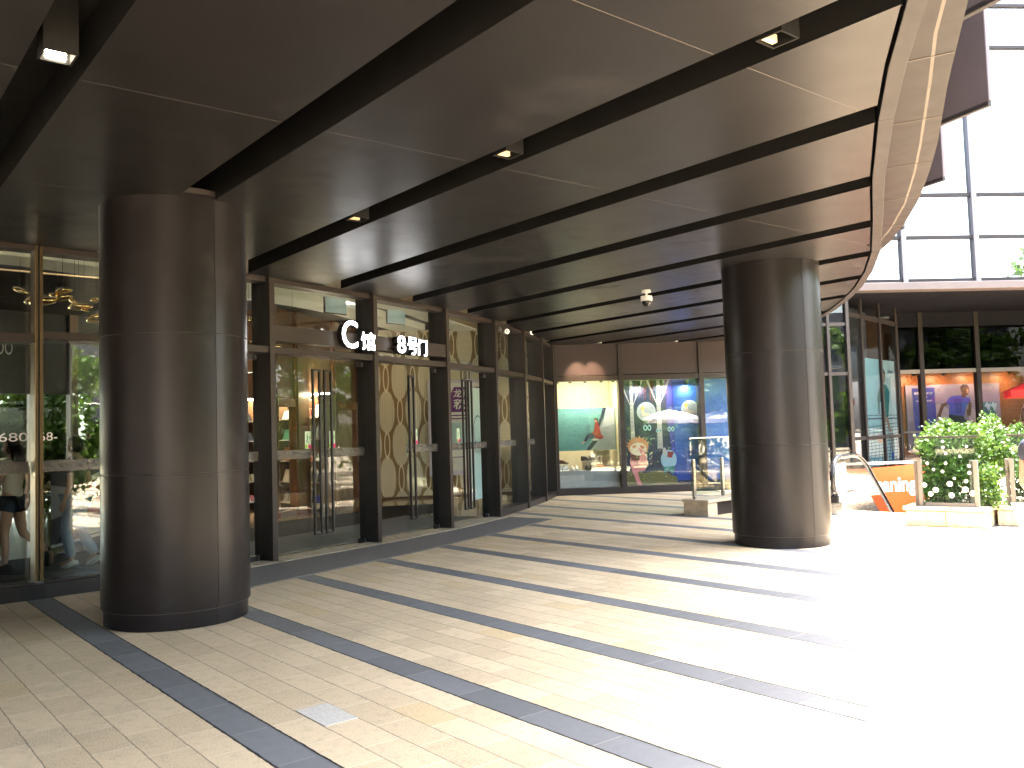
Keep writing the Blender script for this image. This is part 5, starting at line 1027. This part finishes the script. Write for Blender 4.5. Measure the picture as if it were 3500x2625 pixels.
def person(loc, yaw, J, label, top, bottom, shoes, hair, shorts=False, sleeve=.5, skin='skin', longhair=True, feet=('L', 'R'), curly=False):
    t = thing('person', label, 'person', (loc[0], loc[1], 0)); Rm = Matrix.Rotation(yaw, 3, 'Z'); O = V((loc[0], loc[1], 0))
    K = dict(pel=(0, 0, .92), sp=(0, .01, 1.06), ch=(0, .0, 1.24), nb=(0, -.01, 1.385), nk=(0, .01, 1.45), sL=(-.165, -.01, 1.345), sR=(.165, -.01, 1.345), eL=(-.205, -.03, 1.08), eR=(.205, -.03, 1.08), wL=(-.21, .05, .86), wR=(.21, .05, .86), hL=(-.085, 0, .87), hR=(.085, 0, .87), kL=(-.09, .02, .47), kR=(.09, .02, .47), aL=(-.09, -.02, .085), aR=(.09, -.02, .085), tL=(-.10, .13, .035), tR=(.10, .13, .035), head=(0, .025, 1.555))
    K.update(J); K = {k: V(v) for k, v in K.items()}; W_ = lambda p: O + Rm @ V(p)
    vs = []; ix = {}
    def ad(k, p, r): ix[k] = len(vs); vs.append((*p, r)); return ix[k]
    R_ = dict(pel=(.135, .105), sp=(.112, .088), ch=(.14, .098), nb=(.07, .06), nk=(.05, .05), sL=.056, sR=.056, eL=.038, eR=.038, wL=.026, wR=.026, hL=.088, hR=.088, kL=.056, kR=.056, aL=.036, aR=.036, tL=(.036, .024), tR=(.036, .024))
    for k in R_: ad(k, K[k], R_[k])
    for s in 'LR': ad('m' + s, (K['h' + s] + K['k' + s]) / 2, .078); ad('c' + s, K['k' + s] * .62 + K['a' + s] * .38 + V((0, -.012, 0)), .055); ad('u' + s, (K['s' + s] + K['e' + s]) / 2, .045)
    ed = [('pel', 'sp'), ('sp', 'ch'), ('ch', 'nb'), ('nb', 'nk')]
    for s in 'LR':
        ed += [('pel', 'h' + s), ('h' + s, 'm' + s), ('m' + s, 'k' + s), ('k' + s, 'c' + s), ('c' + s, 'a' + s), ('a' + s, 't' + s), ('nb', 's' + s), ('s' + s, 'u' + s), ('u' + s, 'e' + s), ('e' + s, 'w' + s)]
        w_ = K['w' + s]; dr = (w_ - K['e' + s]).normalized(); sd_ = V((1 if s == 'L' else -1, 0, 0)); sd_ = (sd_ - dr * sd_.dot(dr)).normalized(); cr = dr.cross(sd_)
        pm = w_ + dr * .055; ad('p' + s, pm, (.030, .017)); ed.append(('w' + s, 'p' + s))
        for f in range(4):
            b0 = pm + dr * .03 + cr * (.027 - .018 * f); ln = (.060, .068, .064, .05)[f]; b1 = b0 + dr * ln * .5 + sd_ * .008; b2 = b1 + dr * ln * .38 + sd_ * .022
            ad('f%d%sa' % (f, s), b0, .0095); ad('f%d%sb' % (f, s), b1, .0085); ad('f%d%sc' % (f, s), b2, .007); ed += [('p' + s, 'f%d%sa' % (f, s)), ('f%d%sa' % (f, s), 'f%d%sb' % (f, s)), ('f%d%sb' % (f, s), 'f%d%sc' % (f, s))]
        b0 = pm + cr * .032 + sd_ * .012; b1 = b0 + dr * .03 + cr * .014 + sd_ * .014; ad('t0' + s, b0, .011); ad('t1' + s, b1, .009); ed += [('p' + s, 't0' + s), ('t0' + s, 't1' + s)]
    vv, ff = skin_mesh(vs, [(ix[a], ix[b]) for a, b in ed], ix['pel'])
    g = MB(); g.add([W_(v) for v in vv], ff, skin)
    hd = K['head']; Hm = Matrix.Rotation(HY.get(label, 0), 3, 'Z')
    def hfn(q):
        z = q.z / .115; fr = max(0, q.y / .095); q = q.copy()
        if z < -.2: q.x *= 1 + .28 * (z + .2); q.y *= 1 + .12 * (z + .2)
        nose = math.exp(-((z + .12) / .22) ** 2 - (q.x / .014) ** 2) * (1 if q.y > 0 else 0); q.y += .020 * nose
        q.y += .006 * math.exp(-((z + .48) / .1) ** 2 - (q.x / .025) ** 2) * (1 if q.y > 0 else 0); q.y -= .007 * (math.exp(-((z - .08) / .12) ** 2 - ((abs(q.x) - .032) / .016) ** 2) if q.y > 0 else 0)
        return q
    g.ball(W_(hd), (.074, .095, .115), skin, Rm @ Hm, 28, 20, hfn); g.tube([W_(K['nk'] - V((0, 0, .03))), W_(hd - V((0, .01, .07)))], [.05, .052], skin, 14, False)
    for sg in (-1, 1):
        g.ball(W_(hd + Hm @ V((sg * .075, -.005, -.005))), (.009, .02, .032), skin, Rm @ Hm, 10, 7); g.ball(W_(hd + Hm @ V((sg * .031, .083, .010))), (.012, .008, .007), 'eye', Rm @ Hm, 10, 6)
    g.ball(W_(hd + Hm @ V((0, .089, -.056))), (.022, .008, .007), 'lips', Rm @ Hm, 10, 6)
    g.build('body', t, True)
    def cloth(name, keys, edges, infl, mat, ext=None):
        q = []; im = {}
        for k in keys:
            p, r = (ext[k] if ext and k in ext else (vs[ix[k]][:3], vs[ix[k]][3])); r = r if isinstance(r, tuple) else (r, r); im[k] = len(q); q.append((*p, (r[0] + infl, r[1] + infl)))
        v2, f2 = skin_mesh(q, [(im[a], im[b]) for a, b in edges], 0); g = MB(); g.add([W_(v) for v in v2], f2, mat); g.build(name, t, True)
    ext = {}
    for s in 'LR': ext['x' + s] = (tuple(K['s' + s].lerp(K['e' + s], sleeve)), .052); ext['y' + s] = (tuple(K['h' + s].lerp(K['k' + s], .42)), .092); ext['z' + s] = (tuple(K['a' + s] + V((0, 0, .03))), .052)
    ext['hem'] = (tuple(K['pel'] + V((0, 0, -.07))), (.15, .118))
    cloth('shirt', ['ch', 'sp', 'hem', 'nb', 'sL', 'sR', 'xL', 'xR'], [('ch', 'sp'), ('sp', 'hem'), ('ch', 'nb'), ('nb', 'sL'), ('nb', 'sR'), ('sL', 'xL'), ('sR', 'xR')], .014, top, ext)
    if shorts: cloth('shorts', ['pel', 'hL', 'hR', 'yL', 'yR'], [('pel', 'hL'), ('pel', 'hR'), ('hL', 'yL'), ('hR', 'yR')], .018, bottom, ext)
    else: cloth('trousers', ['pel', 'hL', 'hR', 'mL', 'mR', 'kL', 'kR', 'zL', 'zR'], [('pel', 'hL'), ('pel', 'hR'), ('hL', 'mL'), ('hR', 'mR'), ('mL', 'kL'), ('mR', 'kR'), ('kL', 'zL'), ('kR', 'zR')], .014, bottom, ext)
    for s in 'LR':
        a, tt = K['a' + s], K['t' + s]; fw = (tt - a); up = V((0, 0, 1)) if abs(fw.normalized().z) < .6 else V((0, -1, 0)); fw = fw.normalized(); sd_ = fw.cross(up).normalized(); up = sd_.cross(fw)
        Sm = Matrix((sd_, fw, up)).transposed(); cpt = a + fw * .055 - up * .045; g = MB()
        g.ball(W_(cpt + up * .012), (.047, .135, .040), shoes, Rm @ Sm, 16, 10, lambda q: V((q.x, q.y, max(q.z, -.022) * (1.25 if q.y < 0 else .9)))); g.ball(W_(cpt - up * .012), (.050, .142, .014), 'white' if shoes == 'shoe' else shoes, Rm @ Sm, 16, 6); g.build('shoe', t, True)
    g = MB(); r = random.Random(3)
    def hair_fn(q):
        q = q.copy(); f = q.y / .112
        if f > .45 and q.z < .055: q.y *= .55; q.z = max(q.z, .0) + .03
        return q
    g.ball(W_(hd + Hm @ V((0, -.012, .016))), (.086, .107, .118), hair, Rm @ Hm, 24, 16, hair_fn)
    if longhair:
        for k in range(26):
            an = math.pi * (1.02 + .96 * k / 25); x, yy = .078 * math.cos(an), .085 * math.sin(an) - .015; p = hd + Hm @ V((x, yy, .03)); e = hd + Hm @ V((x * 1.15 + r.uniform(-.012, .012), yy - .03 + r.uniform(-.02, .01), -.30 + r.uniform(-.04, .03))); mid = p.lerp(e, .5) + Hm @ V((x * .25, -.02, 0))
            g.tube([W_(p), W_(mid), W_(e)], [.024, .026, .010], hair, 7)
    if curly:
        for k in range(90):
            v = V((r.gauss(0, 1), r.gauss(-.6, 1), r.gauss(.2, 1))).normalized(); p = hd + V((0, -.02, .0)) + V((v.x * .095, v.y * .115, v.z * .125)); g.ball(W_(p), (.022, .022, .026), hair, None, 6, 5)
    g.build('hair', t, True); return t
HY = {}
l1 = 'person walking in the lobby in a cream top and denim shorts with long dark hair'
HY[l1] = .3
person((-12.80, 2.06), math.atan2(.72, -.69) * 1 + math.pi / 2 * 0 + rad(-3) if False else rad(137), dict(kL=(-.09, .06, .47), aL=(-.09, .05, .085), tL=(-.10, .20, .035), kR=(.10, -.06, .46), aR=(.14, -.42, .20), tR=(.15, -.40, .05), eL=(-.20, .06, 1.10), wL=(-.16, .24, 1.02), eR=(.20, -.10, 1.10), wR=(.20, -.02, .90)), l1, 'shirt', 'denim', 'sandal', 'hair', True, .6)
l2 = 'person in pale blue jeans and white sneakers inside the glass beside the near column'
person((-12.42, 2.72), rad(140), dict(kL=(-.08, .10, .48), aL=(-.08, .02, .09), tL=(-.08, .17, .035), kR=(.09, .0, .47), aR=(.09, -.20, .12), tR=(.10, -.07, .04), eR=(.21, -.06, 1.10), wR=(.21, .03, .88)), l2, 'darktop', 'jeans', 'shoe', 'hair', False, .55, 'skin', False)
l3 = 'person with dark hair and teal top at the far left in the lobby'
person((-13.35, 1.55), rad(150), dict(), l3, 'tealtop', 'denim', 'sandal', 'hair', False, .6)
l4 = 'person with dark curly hair and navy short sleeves cut off by the right edge'
HY[l4] = -.2
person((-2.428, 6.60), rad(-39), dict(wL=(-.19, .16, .92), wR=(.19, .18, .95)), l4, 'navytop', 'whitep', 'sandal', 'hair2', False, .45, 'skin2', False, curly=True)
